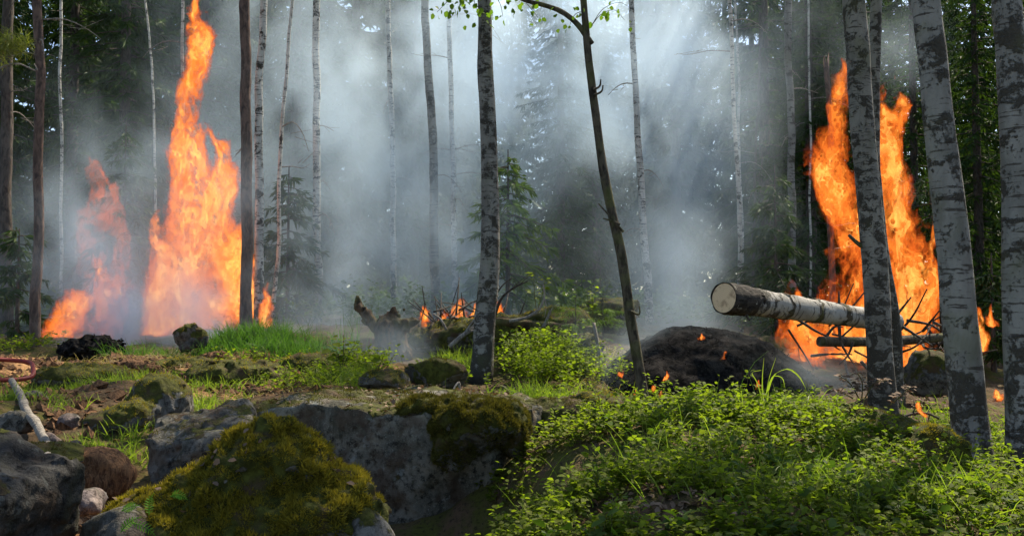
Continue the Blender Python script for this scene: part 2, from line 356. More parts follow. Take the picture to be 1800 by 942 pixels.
xs = np.unique(np.r_[np.linspace(-9, 9, 211), np.linspace(9, 30, 40), -np.linspace(9, 30, 40), np.geomspace(30, 900, 22), -np.geomspace(30, 900, 22)])
ys = np.unique(np.r_[np.linspace(1.5, 17, 195), np.linspace(17, 45, 60), np.linspace(-12, 1.5, 28), np.geomspace(45, 900, 22), -np.geomspace(12, 900, 18)])
gx, gy = np.meshgrid(xs, ys, indexing='ij'); gh = H(gx, gy)
gv = np.stack([gx, gy, gh], -1).reshape(-1, 3); ny_ = len(ys); ii = np.arange(len(xs) - 1)[:, None] * ny_ + np.arange(ny_ - 1)[None]
gq = np.stack([ii, ii + ny_, ii + ny_ + 1, ii + 1], -1).reshape(-1, 4)
m, t = material('forest_floor'); co = world_co(t)
n1 = t.noise(co, .9, 5, .6, .6); n2 = t.noise(co, 6, 5, .65); n3 = t.noise(co, 40, 4, .7)
c = t.mix(t.ramp(n1, .42, .58), (.055, .036, .02), (.085, .085, .018)); c = t.mix(t.ramp(n2, .42, .66), c, (.12, .075, .042)); c = t.mix(t.ramp(n3, .5, .7), c, (.03, .022, .014))
pk = t.n('ShaderNodeAttribute', None, 0, attribute_name='peat')
pc = t.mix(t.ramp(n2, .36, .62), (.075, .036, .017), (.34, .19, .085)); pc = t.mix(t.ramp(n3, .52, .7), pc, (.06, .032, .018))
c = t.mix(t.ramp(t.math('ADD', t.n('ShaderNodeSeparateColor', {0: pk}), t.math('MULTIPLY', n1, .5)), .45, .75), c, pc)
M['floor'] = finish(m, t, c, .95, t.math('ADD', n2, t.math('MULTIPLY', n3, .5)), .9, .05, .1)
gme = build_mesh('ground', gv, gq, None, [M['floor']])
def spot(P, px, py, d, rx, ry):
    c = at(px, py, d); return np.exp(-(((P[:, 0] - c[0]) / rx)**2 + ((P[:, 1] - c[1]) / ry)**2))
peat = .95 * np.clip(spot(gv, 260, 645, 10.2, 1.6, 1.3) + spot(gv, 520, 680, 9.0, 1.0, 1.0) + spot(gv, 130, 880, 4.6, .5, 1.2) + spot(gv, 60, 660, 9, 1.0, 1.0) * .6, 0, 1)
at_ = gme.color_attributes.new('peat', 'FLOAT_COLOR', 'POINT'); at_.data.foreach_set('color', np.repeat(np.c_[peat, peat, peat, np.ones(len(peat))].astype(np.float32), 1, axis=0).ravel())
ground = tag(link('ground', gme), 'mossy brown forest floor rising towards the trees', 'ground', kind='structure')

# ------------------------------------------------------------------ foliage meshes
def spruce_crown(Hh, z0, Lmax, seed, twigs=24, whorl=.36, mats=None, droop=.35, fine=1.0):
    g = np.random.default_rng(seed); bP = []; bD = []; bL = []; sticks = MB(); z = z0
    while z < Hh - .15:
        f = (z - z0) / (Hh - z0); L0 = Lmax * (1 - f)**.85 * min(1, .45 + f * 3.0) + .12; nb = g.integers(4, 7); a0 = g.random() * 6.28
        for b in range(nb):
            a = a0 + b * 6.283 / nb + g.normal() * .25; L = L0 * g.uniform(.6, 1.12); dr = np.array((math.cos(a), math.sin(a), 0)); tt = np.linspace(0, 1, 7)
            zz = z + g.normal() * .08; rise = .25 * (f - .25)
            path = np.array((0, 0, zz)) + dr * (tt * L)[:, None] + np.array((0, 0, 1.)) * ((rise * tt - droop * tt**1.6 + .18 * droop * tt**4) * L)[:, None]
            sticks.add(*tube(path, [.018 * L / 2 + .006, .004], sides=4)[:2])
            k = max(5, int(twigs * L / Lmax)); s = g.uniform(.12, 1, k); pos = np.stack([np.interp(s, tt, path[:, i]) for i in range(3)], 1)
            side = np.array((-dr[1], dr[0], 0)); sg = np.where(g.random(k) < .5, -1, 1)
            d = dr * g.uniform(.3, 1.0, k)[:, None] + side * (sg * g.uniform(.2, 1.0, k))[:, None] + np.array((0, 0, 1.)) * (-g.uniform(.05, 1.0, k))[:, None]
            bP.append(pos); bD.append(unit(d)); bL.append(g.uniform(.16, .42, k) * (1.15 - .5 * s) * min(1.2, .5 + L / 2))
        z += whorl * g.uniform(.75, 1.25) * (1 - .45 * f)
    P = np.concatenate(bP); D = np.concatenate(bD); L = np.concatenate(bL); n = len(P)
    S = unit(np.cross(D, g.normal(size=(n, 3)))); mb = MB()
    for sh in range(3):   # three slim blades per twig, fanned
        ang = (sh - 1) * .55; Dd = unit(D + S * ang + g.normal(size=(n, 3)) * .12); S2 = unit(np.cross(Dd, g.normal(size=(n, 3)))); Ls = (L * (1 if sh == 1 else .75))[:, None]; w = (.022 * fine + .05 * L * .35)[:, None]
        v = np.stack([P, P + Dd*Ls*.45 + S2*w, P + Dd*Ls - np.array((0, 0, 1.))*Ls*.12, P + Dd*Ls*.45 - S2*w], 1)
        mb.add(v.reshape(-1, 3), np.arange(4 * n).reshape(-1, 4))
    return mb, sticks
def leaf_cloud(seed, n, R0, blobs, size):
    """open broad-leaved crown: leaves gathered in clumps"""
    g = np.random.default_rng(seed); c = g.normal(size=(blobs, 3)); c = unit(c) * (g.random(blobs)**.4)[:, None] * np.array(R0); k = g.integers(0, blobs, n)
    P = c[k] + g.normal(size=(n, 3)) * np.array(R0) * .13; D = unit(g.normal(size=(n, 3)) + np.array((0, 0, -.6))); U = unit(g.normal(size=(n, 3)) + np.array((0, 0, 1.)))
    S = unit(np.cross(D, U)); L = (size * g.uniform(.7, 1.3, n))[:, None]
    v = np.stack([P, P + D*L*.5 + S*L*.38, P + D*L, P + D*L*.5 - S*L*.38], 1).reshape(-1, 3)
    return v, np.arange(4 * n).reshape(-1, 4)
CROWNS = []
for k in range(4):
    mb = MB(); v, q = leaf_cloud(50 + k, 1500, (1.6, 1.6, 2.6), 20, .13); mb.add(v, q); g = np.random.default_rng(k)
    for b in range(9):
        a = g.random() * 6.28; z = -2.2 + b * .42; mb.add(*tube([(0, 0, z - .6), (math.cos(a) * .6, math.sin(a) * .6, z), (math.cos(a) * 1.3, math.sin(a) * 1.3, z + .4)], [.03, .008], 6, 5)[:2])
    CROWNS.append(mb.mesh('birch_crown', [M['birch_leaf']], False))

# ------------------------------------------------------------------ trees with a stem that shows
def trunk_path(pts, d, dz=0.0):
    P = np.array([at(px, py, d + dz * k / max(1, len(pts) - 1)) for k, (px, py) in enumerate(pts)]); return P
def tree(name, label, cat, pts, d, w, mt, height=13.0, crown=0, sides=12, wob=.08, group=None, root_flare=1.25, broken=False, dead=0, cs=1.0, seed=0):
    """pts: picture points of the stem from the ground up, w: stem width in metres at ground and at the last point"""
    P = trunk_path(pts, d); base = P[0].copy(); gzv = gz(base[0], base[1])
    lean = (P[-1] - P[-2]); 
    if P[0][2] > gzv + .02: P = np.vstack([[P[0][0] - (P[1][0]-P[0][0]) * (P[0][2]-gzv) / max(.1, P[1][2]-P[0][2]), d, gzv], P])
    P[0][2] = min(P[0][2], gzv) - .06; ph = P[-1][2] - P[0][2]; r1 = w[1] / 2
    rad = list(np.interp(np.linspace(0, 1, len(P)), [0, 1], [w[0] / 2, r1])); hs = np.r_[0, np.cumsum(np.linalg.norm(np.diff(P, axis=0), axis=1))]; rad = list(np.interp(hs, [0, hs[-1]], [w[0] / 2, r1]))
    if not broken:
        dirn = unit(lean) * .5 + np.array((0, 0, 1.)) * .5; dirn /= dirn[2]; top = P[-1]
        for f in (.4, 1.0):
            hh = (height - ph) * f; P = np.vstack([P, top + dirn * hh]); rad.append(r1 * (1 - .85 * f))
    hs = np.r_[0, np.cumsum(np.linalg.norm(np.diff(P, axis=0), axis=1))]; n = int(hs[-1] / .16) + 2
    C = spline(P, n); C = C + np.c_[fbm(np.c_[np.arange(n) * .11, np.full(n, seed * 1.7), np.zeros(n)], 3) * .035, np.zeros(n), np.zeros(n)] * min(1, d / 12); rr = np.interp(np.linspace(0, hs[-1], n), hs, rad); hh = np.linspace(0, hs[-1], n); rr = rr * (1 + (root_flare - 1) * np.exp(-hh / .18))
    root = empty(name, P[0], label, cat, group); v, q, t3 = tube(C - P[0], rr, None, sides, wob, seed)
    if broken: # splintered top
        v[-sides-2:-2] += np.random.default_rng(seed).normal(size=(sides, 3)) * np.array((.0, .0, .09))
    link('trunk', build_mesh('trunk', v, q, t3, [M[mt]]), root)
    if crown:
        z = P[0][2] + height; cc = link('crown', CROWNS[crown % 4], root); cc.location = C[-1] - P[0] - np.array((0, 0, 2.0 * cs)); cc.scale = (cs, cs, cs); cc.rotation_euler = (0, 0, seed * 1.7)
    g = np.random.default_rng(seed + 90)
    for k in range(dead):   # bare dead side branches
        i = g.integers(int(n * .12), int(n * .75)); a = g.random() * 6.28; L = g.uniform(.35, 1.1) * (1 if d > 12 else .5); dr = np.array((math.cos(a), math.sin(a) * .6, 0)); p0 = C[i] - P[0]
        bend = g.uniform(-.5, .15); path = [p0, p0 + dr * L * .4 + np.array((0, 0, .05 * L)), p0 + dr * L * .8 + np.array((0, 0, bend * L * .4)), p0 + dr * L + np.array((0, 0, bend * L))]
        mb = MB(); mb.add(*tube(path, [.012, .004], 8, 5)); 
        for s in range(3):
            f = g.uniform(.3, .9); b0 = np.array(path[0]) * (1 - f) + np.array(path[-1]) * f + np.array((0, 0, .03)); mb.add(*tube([b0, b0 + dr * .2 * L + g.normal(size=3) * .12 * L], [.005, .002], 4, 4))
        link('branch', mb.mesh('branch', [M['twig'] if mt != 'dark_bark' else M['dark_twig']]), root)
    return root, C, P[0]

bi = 'birch trunks in the smoke'
tA, CA, bA = tree('birch_tree', 'mottled grey birch in the middle of the clearing, leafy twigs over its top', 'tree', [(840, 672), (846, 620), (852, 550), (861, 470), (864, 400), (860, 300), (856, 200), (853, 100), (852, 0)], 9.2, (.205, .13), 'birch_dark', 12, 1, 18, .10, seed=1)
tB, CB, bB = tree('young_tree', 'thin dark crooked tree forking near the top beside the charred mound', 'tree', [(1133, 712), (1122, 620), (1105, 520), (1090, 430), (1075, 370), (1060, 290), (1051, 220), (1042, 150), (1032, 70), (1026, 0)], 8.8, (.10, .062), 'dark_bark', 8, 2, 12, .14, seed=2, cs=.55)
tC, CC, bC = tree('birch_tree', 'dark mottled birch standing right in front of the orange fire', 'tree', [(1553, 735), (1546, 640), (1539, 500), (1531, 400), (1522, 300), (1515, 200), (1508, 100), (1502, 0)], 8.2, (.215, .185), 'birch_dark', 13, 3, 18, .08, seed=3)
tC2, _, _ = tree('birch_tree', 'slim dark trunk half hidden behind the birch in front of the fire', 'tree', [(1578, 705), (1568, 560), (1547, 400), (1538, 250), (1538, 100), (1542, 0)], 9.0, (.12, .10), 'birch_dark', 12, 4, 12, .08, seed=4)
tD, CD, bD = tree('birch_tree', 'stout pale birch with dark bark patches, second from the right edge', 'tree', [(1712, 838), (1701, 700), (1686, 560), (1673, 420), (1660, 300), (1648, 180), (1638, 80), (1629, 0)], 6.9, (.255, .19), 'birch', 14, 1, 20, .06, seed=5)
tE, CE, bE = tree('birch_tree', 'rough dark birch cut off by the right edge of the picture', 'tree', [(1802, 880), (1797, 700), (1791, 500), (1786, 300), (1779, 150), (1772, 0)], 6.7, (.24, .185), 'birch', 14, 2, 20, .08, seed=6)
far = [
 ('birch_tree', 'white birch with black marks just right of the tall flame', [(454, 575), (456, 400), (456, 250), (458, 120), (463, 0)], 15.0, (.15, .11), 'birch_far', 1, 0),
 ('pine_tree', 'straight purple brown pine trunk at the edge of the tall flame', [(434, 580), (434, 300), (432, 150), (430, 0)], 14.2, (.17, .15), 'pine_bark', 2, 0),
 ('young_tree', 'thin leaning birch stem between two white birches', [(480, 570), (487, 440), (492, 300), (500, 180), (512, 50), (518, 0)], 15.6, (.07, .05), 'birch_far', 0, 2),
 ('birch_tree', 'white birch alone between thin leaning stem and the smoke', [(560, 556), (558, 400), (557, 200), (557, 0)], 17, (.14, .12), 'birch_far', 3, 1),
 ('birch_tree', 'slim pale birch fading into blue smoke, bent in the middle', [(692, 545), (691, 350), (688, 220), (684, 100), (682, 0)], 19, (.115, .09), 'birch_far', 4, 1),
 ('birch_tree', 'grey birch in the smoke left of the mottled birch, leaning left', [(765, 560), (763, 400), (760, 280), (752, 120), (746, 0)], 17, (.165, .13), 'birch', 0, 1),
 ('dead_spruce', 'bare dead spruce with pale drooping twigs behind the mottled birch', [(800, 555), (798, 380), (794, 200), (790, 40)], 18.5, (.11, .09), 'birch_far', 0, 12),
 ('birch_tree', 'pale birch in thick smoke right of the crooked tree', [(1142, 552), (1131, 400), (1122, 250), (1115, 100), (1110, 0)], 16, (.13, .09), 'birch_far', 2, 2),
 ('birch_tree', 'thin bright birch rising behind the end of the fallen log', [(1301, 560), (1296, 350), (1288, 200), (1282, 0)], 15.5, (.075, .06), 'birch_far', 0, 1),
 ('young_tree', 'very thin stem close beside the birch behind the log', [(1308, 560), (1301, 300), (1298, 150), (1292, 0)], 18, (.05, .04), 'birch_far', 0, 1),
 ('birch_tree', 'ringed grey birch left of the orange fire', [(1395, 560), (1391, 300), (1387, 100), (1385, 0)], 16.5, (.13, .12), 'birch', 3, 2),
 ('young_tree', 'hair thin pale stem between ringed birch and broken snag', [(1426, 550), (1422, 200), (1420, 60), (1419, 0)], 19, (.045, .04), 'birch_far', 0, 1),
 ('pine_tree', 'tall reddish pine trunk with bare curly branches near the left edge', [(64, 635), (66, 400), (70, 200), (68, 0)], 12.6, (.13, .115), 'pine_bark', 1, 7),
 ('birch_tree', 'thin white birch just right of the reddish pine', [(109, 590), (107, 300), (106, 150), (108, 0)], 17.5, (.06, .05), 'birch_far', 0, 2),
 ('young_tree', 'thin forked looking stem left of the tall flame', [(276, 575), (272, 250), (266, 120), (262, 60), (255, 0)], 18.5, (.05, .04), 'birch_far', 0, 1),
 ('birch_tree', 'slim birch standing inside the tall flame', [(322, 585), (322, 300), (323, 100), (320, 0)], 15.9, (.065, .05), 'birch_far', 4, 0),
 ('spruce_tree', 'dark bare trunk at the far left edge', [(12, 600), (10, 400), (12, 200), (14, 0)], 15.5, (.20, .17), 'spruce_bark', 2, 3),
 ('young_tree', 'faint thin stem in the dark gap right of the log smoke', [(1322, 560), (1328, 300), (1335, 120), (1342, 0)], 20, (.06, .05), 'spruce_bark', 0, 1),
 ('birch_tree', 'faint slim birch in smoke left of the crooked tree fork', [(1003, 550), (1005, 300), (1000, 100), (998, 0)], 23, (.09, .08), 'spruce_bark', 0, 1)]
for k, (nm, lb, pts, d, w, mt, cr, dead) in enumerate(far):
    tree(nm, lb, 'tree', pts, d, w, mt, 12 + (k % 3), cr, 10, .12, seed=20 + k, dead=dead + 3, cs=.8)
tree('snag', 'short broken snag sticking up out of the flames', 'snag', [(1463, 590), (1459, 230), (1453, 112)], 14.0, (.10, .075), 'pine_bark', broken=True, dead=3, seed=60, sides=10)

# lower boughs added unseen above the frame, to cast dappled shade on the bank
for root, C, b0, k, lst in ((tC, CC, bC, 1, ((6.2, .55),)), (tE, CE, bE, 3, ((5.2, .5),)), (tB, CB, bB, 0, ((5.4, .35),))):
    for j, (hz, sc_) in enumerate(lst):
        c = C[np.argmin(np.abs(C[:, 2] - hz - .6))] - b0; o = link('bough', CROWNS[(k + j) % 4], root); o.location = c; o.scale = (sc_ * 1.3, sc_ * 1.3, sc_ * .45); o.rotation_euler = (0, 0, j * 2.2 + k)
# leafy twigs hanging into the top of the picture
def leafy_twig(root, base, path, n, seed, leaf=.055, side=.12, r=.006, mt='birch_leaf', name='leafy_twig'):
    g = np.random.default_rng(seed); P = np.array(path); C = spline(P, 24); mb = MB()
    v, q, t3 = tube(C - base, [r, r * .35], None, 5); tw = link('twig', build_mesh('twig', v, q, t3, [M['dark_twig']]), root)
    s = g.uniform(.15, 1, n); pos = np.stack([np.interp(s, np.linspace(0, 1, 24), C[:, i]) for i in range(3)], 1) + g.normal(size=(n, 3)) * side * np.array((1, .8, .55)) - base
    D = unit(g.normal(size=(n, 3)) * .6 + np.array((0, 0, -.8))); U = unit(g.normal(size=(n, 3)) + np.array((0, -.8, .4))); L = leaf * g.uniform(.7, 1.2, n)
    v, q = leaves(pos, D, U, L, L * .38); link('foliage', build_mesh('foliage', v, q, None, [M[mt]]), tw)
def Pp(lst, d): return [at(x, y, d) for x, y in lst]
leafy_twig(tA, bA, Pp([(853, -60), (820, -25), (790, 0), (768, 22)], 8.9), 46, 1)
leafy_twig(tA, bA, Pp([(853, -70), (830, -20), (838, 15), (850, 38)], 8.8), 42, 2)
leafy_twig(tA, bA, Pp([(856, -60), (900, -20), (920, 0), (945, 30)], 8.9), 40, 3)
leafy_twig(tA, bA, Pp([(853, -70), (870, -10), (880, 10), (884, 30)], 8.7), 18, 4)
v, q, t3 = tube(np.array(Pp([(1040, 78), (1028, 60), (1010, 38), (985, 20), (950, 8), (920, 0), (890, -20), (850, -40)], 8.8)) - bB, [.028, .022, .012], 30, 8, .1, 3); link('branch', build_mesh('branch', v, q, t3, [M['dark_bark']]), tB)
leafy_twig(tB, bB, Pp([(1040, 45), (1058, 25), (1080, 18), (1098, 36)], 8.8), 13, 5, .06, .05, .004)
leafy_twig(tB, bB, Pp([(1040, 45), (1062, 15), (1090, 5), (1108, 14)], 8.8), 3, 6, .05, .05, .004)
leafy_twig(tB, bB, Pp([(1025, 20), (1012, 25), (1004, 38), (1000, 52)], 8.8), 14, 7, .045, .06, .004)
for pts in ([(1043, 158), (1054, 152), (1056, 140)], [(1096, 408), (1072, 380), (1052, 358)], [(1090, 395), (1074, 388), (1060, 384)], [(1044, 168), (1058, 160), (1060, 150)], [(1105, 545), (1124, 552), (1124, 538)]):
    v, q, t3 = tube(np.array(Pp(pts, 8.75)) - bB, [.012, .006], 8, 6, .1); link('dead_stub', build_mesh('dead_stub', v, q, t3, [M['dark_bark']]), tB)
v, q, t3 = tube(np.array(Pp([(1530, 440), (1508, 428), (1492, 413)], 8.2)) - bC, [.025, .018, .014], 8, 7, .2); link('dead_stub', build_mesh('dead_stub', v, q, t3, [M['dark_bark']]), tC)
# pine tuft at the left edge, on a branch of its own small pine
pt = empty('pine_sapling', at(-60, 650, 11.5), 'yellow green pine bough reaching in at the left edge', 'tree'); pb = np.array(pt.location)
v, q, t3 = tube(np.array([at(-60, 655, 11.5), at(-62, 300, 11.5), at(-55, 100, 11.5), at(-50, -100, 11.5)]) - pb, [.06, .03], 20, 8, .1); link('trunk', build_mesh('trunk', v, q, t3, [M['pine_bark']]), pt)
v, q, t3 = tube(np.array(Pp([(-57, 160), (-10, 125), (30, 112), (66, 124), (60, 112)], 11.5)) - pb, [.02, .006], 14, 6); link('branch', build_mesh('branch', v, q, t3, [M['twig']]), pt)
mb = MB()
for (x, y, n, s) in ((22, 88, 260, .14), (-10, 95, 260, .16), (38, 78, 160, .1), (10, 70, 120, .1)):
    c = at(x, y, 11.5) - pb; P = c + rng.normal(size=(n, 3)) * s * .55; D = unit(rng.normal(size=(n, 3)) + np.array((0, 0, .7))); mb.add(*[a if i == 0 else None for i, a in enumerate(strands(P, D, np.full(n, .13), np.full(n, .005)))][:1], None, np.arange(3 * n).reshape(-1, 3))
link('foliage', mb.mesh('foliage', [M['pine_needles']], False), pt)

# ------------------------------------------------------------------ spruces behind, and the wood beyond them
SPR = []
for k, (hh, z0, L) in enumerate([(17, .9, 2.5), (19, 1.6, 2.9), (15, .5, 2.2), (18, 2.4, 2.6)]):
    mb, st = spruce_crown(hh, z0, L, 100 + k, 30); SPR.append((hh, mb.mesh('spruce_crown', [M['needles']], False), st.mesh('spruce_boughs', [M['spruce_bark']]), mb))
def spruce(label, px, d, var, sc=1.0, rot=0.0, mats=None):
    p = at(px, 560, d); z = gz(p[0], d); hh, cme, sme, _ = SPR[var]; root = empty('spruce_tree', (p[0], d, z - .05), label, 'tree', 'spruces behind the fire')
    tr = link('trunk', TRK[var], root); cr = link('crown', cme, root); bo = link('boughs', sme, root); bo['kind'] = 'stuff'
    root.rotation_euler = (0, 0, rot); root.scale = (sc, sc, sc); return root
TRK = []
for hh, *_ in SPR:
    v, q, t3 = tube([(0, 0, 0), (.05, 0, hh * .5), (0, 0, hh)], [.17, .11, .01], 40, 9, .06); TRK.append(build_mesh('trunk', v, q, t3, [M['spruce_bark']]))
for k, (lb, px, d, va, sc) in enumerate([
 ('dark spruce filling the left edge behind the bare trunk', -70, 20, 1, .8), ('dark spruce behind the thin white birch at the left', 120, 22, 0, .85), ('dark spruce between the two left fires', 215, 20, 3, .8),
 ('dark spruce showing above the tall flame', 350, 23, 1, .85), ('blurred spruce behind the white birch right of the tall flame', 515, 23, 2, .95), ('hazy blue spruce left of the slim bent birch', 625, 24, 0, .85),
 ('hazy blue spruce right of the slim bent birch', 728, 25, 3, .68), ('dark spruce in the smoke gap behind the crooked tree', 985, 20.5, 2, .62), ('shaded spruce in the smoke gap left of the crooked tree', 1050, 22, 0, .62),
 ('spruce dissolving in grey smoke above the charred mound', 1190, 25, 1, .85), ('dark spruce right of the smoke behind the log', 1345, 21, 0, .85), ('dark spruce left of the broken snag', 1430, 20, 2, .7),
 ('dark spruce directly behind the orange fire', 1520, 22, 1, .8), ('dark spruce between fire and stout pale birch', 1610, 19, 3, .56), ('dark spruce right of the stout pale birch', 1725, 18, 0, .56), ('dark spruce at the right edge behind the rough birch', 1850, 17, 2, .6)]):
    spruce(lb, px, d, va, sc, k * 1.9)
# young bright spruce
p = at(893, 555, 15.5); mb, st = spruce_crown(2.75, .35, 1.15, 300, 26, .2, droop=.5, fine=.7)
r = empty('spruce_tree', (p[0], 15.5, gz(p[0], 15.5)), 'young light green spruce with drooping boughs behind the mottled birch', 'tree'); 
v, q, t3 = tube([(0, 0, -.05), (0, 0, 2.7)], [.05, .008], 14, 7); link('trunk', build_mesh('trunk', v, q, t3, [M['spruce_bark']]), r); link('crown', mb.mesh('crown', [M['needles_light']], False), r); link('boughs', st.mesh('boughs', [M['spruce_bark']]), r)['kind'] = 'stuff'
for lb, px, d, h, sd in (('small green spruce between the flame and thin birch stem', 505, 16.5, 2.6, 301), ('low spruce left of the fire at the ringed birch foot', 1365, 15, 2.6, 302), ('low dark spruce behind the reddish pine', 30, 14.5, 1.6, 303), ('spruce in front of the right hand forest, right of the fire', 1640, 14, 2.6, 304), ('low spruce in the shade at the right edge', 1745, 12.5, 1.5, 305), ('spruce sapling showing through the left smoke', 215, 17, 3.6, 306)):
    p = at(px, 560, d); mb, st = spruce_crown(h, .25, h * .36, sd, 24, .22, droop=.4, fine=.7); r = empty('spruce_tree', (p[0], d, gz(p[0], d)), lb, 'tree')
    v, q, t3 = tube([(0, 0, -.05), (0, 0, h)], [.04, .008], 14, 7); link('trunk', build_mesh('trunk', v, q, t3, [M['spruce_bark']]), r); link('crown', mb.mesh('crown', [M['needles']], False), r); link('boughs', st.mesh('boughs', [M['spruce_bark']]), r)['kind'] = 'stuff'
# wood beyond: one mass of trees nobody could count
mb = MB(); g = np.random.default_rng(12); wv = [np.concatenate(s[3].v) for s in SPR]; 
slots = [(px, d) for d, st in ((27, 150), (32, 135), (38, 120), (45, 110)) for px in range(-500, 2400, st)]
for px, d in slots:
    px += g.normal() * 35; d += g.normal() * 1.6
    if 935 < px < 1120 and d < 30: sc = .5
    elif 860 < px < 1180: sc = .84 * (d / 38)**.5
    else: sc = g.uniform(.8, 1.0) * (d / 34)**.6 * (1.2 if px < 800 else 1.0)
    k = g.integers(0, 4); v = wv[k]; nq = len(v) // 4; keep = g.random(nq) < .66; vv = v.reshape(-1, 4, 3)[keep].reshape(-1, 3)
    c = vv.reshape(-1, 4, 3).mean(1, keepdims=True); vv = (c + (vv.reshape(-1, 4, 3) - c) * 1.35).reshape(-1, 3)
    a = g.random() * 6.28; Rm = np.array([[math.cos(a), -math.sin(a), 0], [math.sin(a), math.cos(a), 0], [0, 0, 1]]); p = at(px, 560, d); z = gz(p[0], d)
    mb.add((vv * sc) @ Rm.T + np.array((p[0], d, z)), np.arange(len(vv)).reshape(-1, 4))
    tv, tq, _ = tube([(p[0], d, z - .1), (p[0], d, z + 14 * sc)], [.17, .04], 8, 6); mb.add(tv, tq)
n = 26000; X = g.uniform(-34, 34, n); Y = g.uniform(26, 46, n); Zs = g.random(n)**1.5 * 3.4; c = np.stack([X, Y, H(X, Y, False) + Zs], 1); D = unit(g.normal(size=(n, 3))); S = unit(np.cross(D, g.normal(size=(n, 3)))); L = g.uniform(.12, .3, n)[:, None]
mb.add(np.stack([c - D * L, c + S * L * .5, c + D * L, c - S * L * .5], 1).reshape(-1, 3), np.arange(4 * n).reshape(-1, 4))
tag(link('woods', mb.mesh('woods', [M['needles']], False)), 'dark spruce wood closing off the view behind everything', 'woods', kind='stuff')

# ------------------------------------------------------------------ rocks
def noisy(P, amp, f, seed=0, oct=4): return amp * fbm(P * f + seed * 7.7, oct) if NOISE[0] else 0.0
def ridge(P, amp, f, seed=0): return amp * (np.abs(fbm(P * f + seed * 3.1, 3)) - .25) if NOISE[0] else 0.0
def cut(V, P, n, c): n = np.asarray(n, float); n = n / np.linalg.norm(n); return np.maximum(V, (P - c) @ n)
def moss_on(o, n, L, mt='moss', keep=None, name='moss'):
    P, N = sample_mesh(o.data, n, keep or (lambda P, N: (N[:, 2] * .5 + fbm(P * 3.5 + 3, 3) * .8) > .18))
    k = len(P); D = unit(N * .8 + np.array((0, 0, .5)) + rng.normal(size=(k, 3)) * .55); l = L * .62 * rng.uniform(.4, 1.2, k) * np.clip(1 + 1.1 * fbm(P * 13, 2), .15, 2)
    v, t = strands(P - N * .004, D, l, l * .10 + .0010); mo = link(name, build_mesh(name, v, None, t, [M[mt]], False), o); mo['kind'] = 'stuff'; return mo
def rock(name, label, fn, lo, hi, h, mt, cat='rock', group=None):
    o = link(name, sdf_mesh(name, fn, lo, hi, h, [M[mt]])); return tag(o, label, cat, group)

# the mossy boulder in front
c0 = at(455, 960, 4.15); pk = at(478, 772, 4.2); rs = at(590, 905, 4.05); ls = at(300, 945, 4.0)
def f_front(P):
    V = sd_ell(P, at(455, 985, 4.2), (.50, .42, .38)); V = smin(V, sd_ell(P, pk - (0, 0, .15), (.25, .24, .23), rotm(0, 10, 0)), .12)
    V = smin(V, sd_ell(P, rs - (0, 0, .02), (.19, .2, .155)), .09); V = smin(V, sd_ell(P, ls - (0, 0, .05), (.26, .24, .155), rotm(0, -14, 0)), .1); V = smin(V, sd_ell(P, at(590, 845, 4.2), (.15, .2, .07), rotm(0, 12, 0)), .08); V = smin(V, sd_ell(P, at(385, 868, 4.15), (.24, .22, .13), rotm(0, -20, 0)), .08); V = smin(V, sd_ell(P, at(285, 905, 4.1), (.19, .2, .10)), .08)
    return V + noisy(P, .035, 5) + noisy(P, .022, 16, 2, 3) + ridge(P, .014, 34, 3)
r_front = rock('mossy_boulder', 'large pointed boulder thick with moss and dead leaves, ferns at its lower corner', f_front, at(455, 985, 4.2) - (.75, .65, .5), at(455, 985, 4.2) + (.75, .6, .85), .0125, 'rock_mossy')
moss_on(r_front, 230000, .034, keep=lambda P, N: (N[:, 2] * .35 + fbm(P * 3.6 + 3, 3) * .9) > -.25)
def f_foot(P): return cut(sd_ell(P, at(210, 985, 3.9), (.2, .2, .2)), P, (-.5, -.6, .5), at(180, 925, 3.85)) + noisy(P, .02, 9, 4)
rock('grey_rock', 'bare grey stone at the foot of the mossy boulder, beside the ferns', f_foot, at(210, 985, 3.9) - .3, at(210, 985, 3.9) + .3, .014, 'rock_bare')
def f_foot2(P): return sd_ell(P, at(652, 975, 3.95), (.10, .12, .19), rotm(0, -12, 0)) + noisy(P, .015, 9, 5)
rock('grey_rock', 'small tan grey stone under the right shoulder of the mossy boulder', f_foot2, at(652, 975, 3.95) - .28, at(652, 975, 3.95) + .28, .014, 'rock')
def f_inset(P): return cut(sd_ell(P, at(470, 812, 4.10), (.10, .08, .09)), P, (.15, -1, .35), at(470, 805, 4.035)) + noisy(P, .01, 12, 8)
rock('grey_rock', 'patch of bare grey stone peeping out of the mossy boulder below its peak', f_inset, at(478, 815, 4.06) - .2, at(478, 815, 4.06) + .2, .01, 'rock_bare')

# the long slab behind it
cs = at(735, 850, 6.15)
def f_slab(P):
    V = sd_box(P, cs + (.02, .25, -.12), (.72, .72, .60), rotm(2, 2, 4), .10); V = smin(V, sd_ell(P, at(560, 760, 6.1), (.5, .5, .2)), .12); V = smin(V, sd_ell(P, at(720, 722, 6.6), (.95, .5, .10)), .1)
    V = cut(V, P, (-.25, -1, .12), cs + (0, -.47, 0)); V = cut(V, P, (.9, -.5, .1), cs + (.62, -.2, 0))
    return V + noisy(P, .04, 2.2, 1) + noisy(P, .02, 10, 2, 4) + ridge(P, .03, 3.3) + ridge(P, .015, 9, 4)
r_slab = rock('flat_rock', 'big flat topped slab with a steep stained grey face in front', f_slab, cs - (1.35, .85, .95), cs + (1.25, 1.3, .85), .023, 'rock_slab')
moss_on(r_slab, 90000, .026, 'moss_dark', lambda P, N: (N[:, 2] > .45) & (fbm(P * 2.2, 3) > -.25))
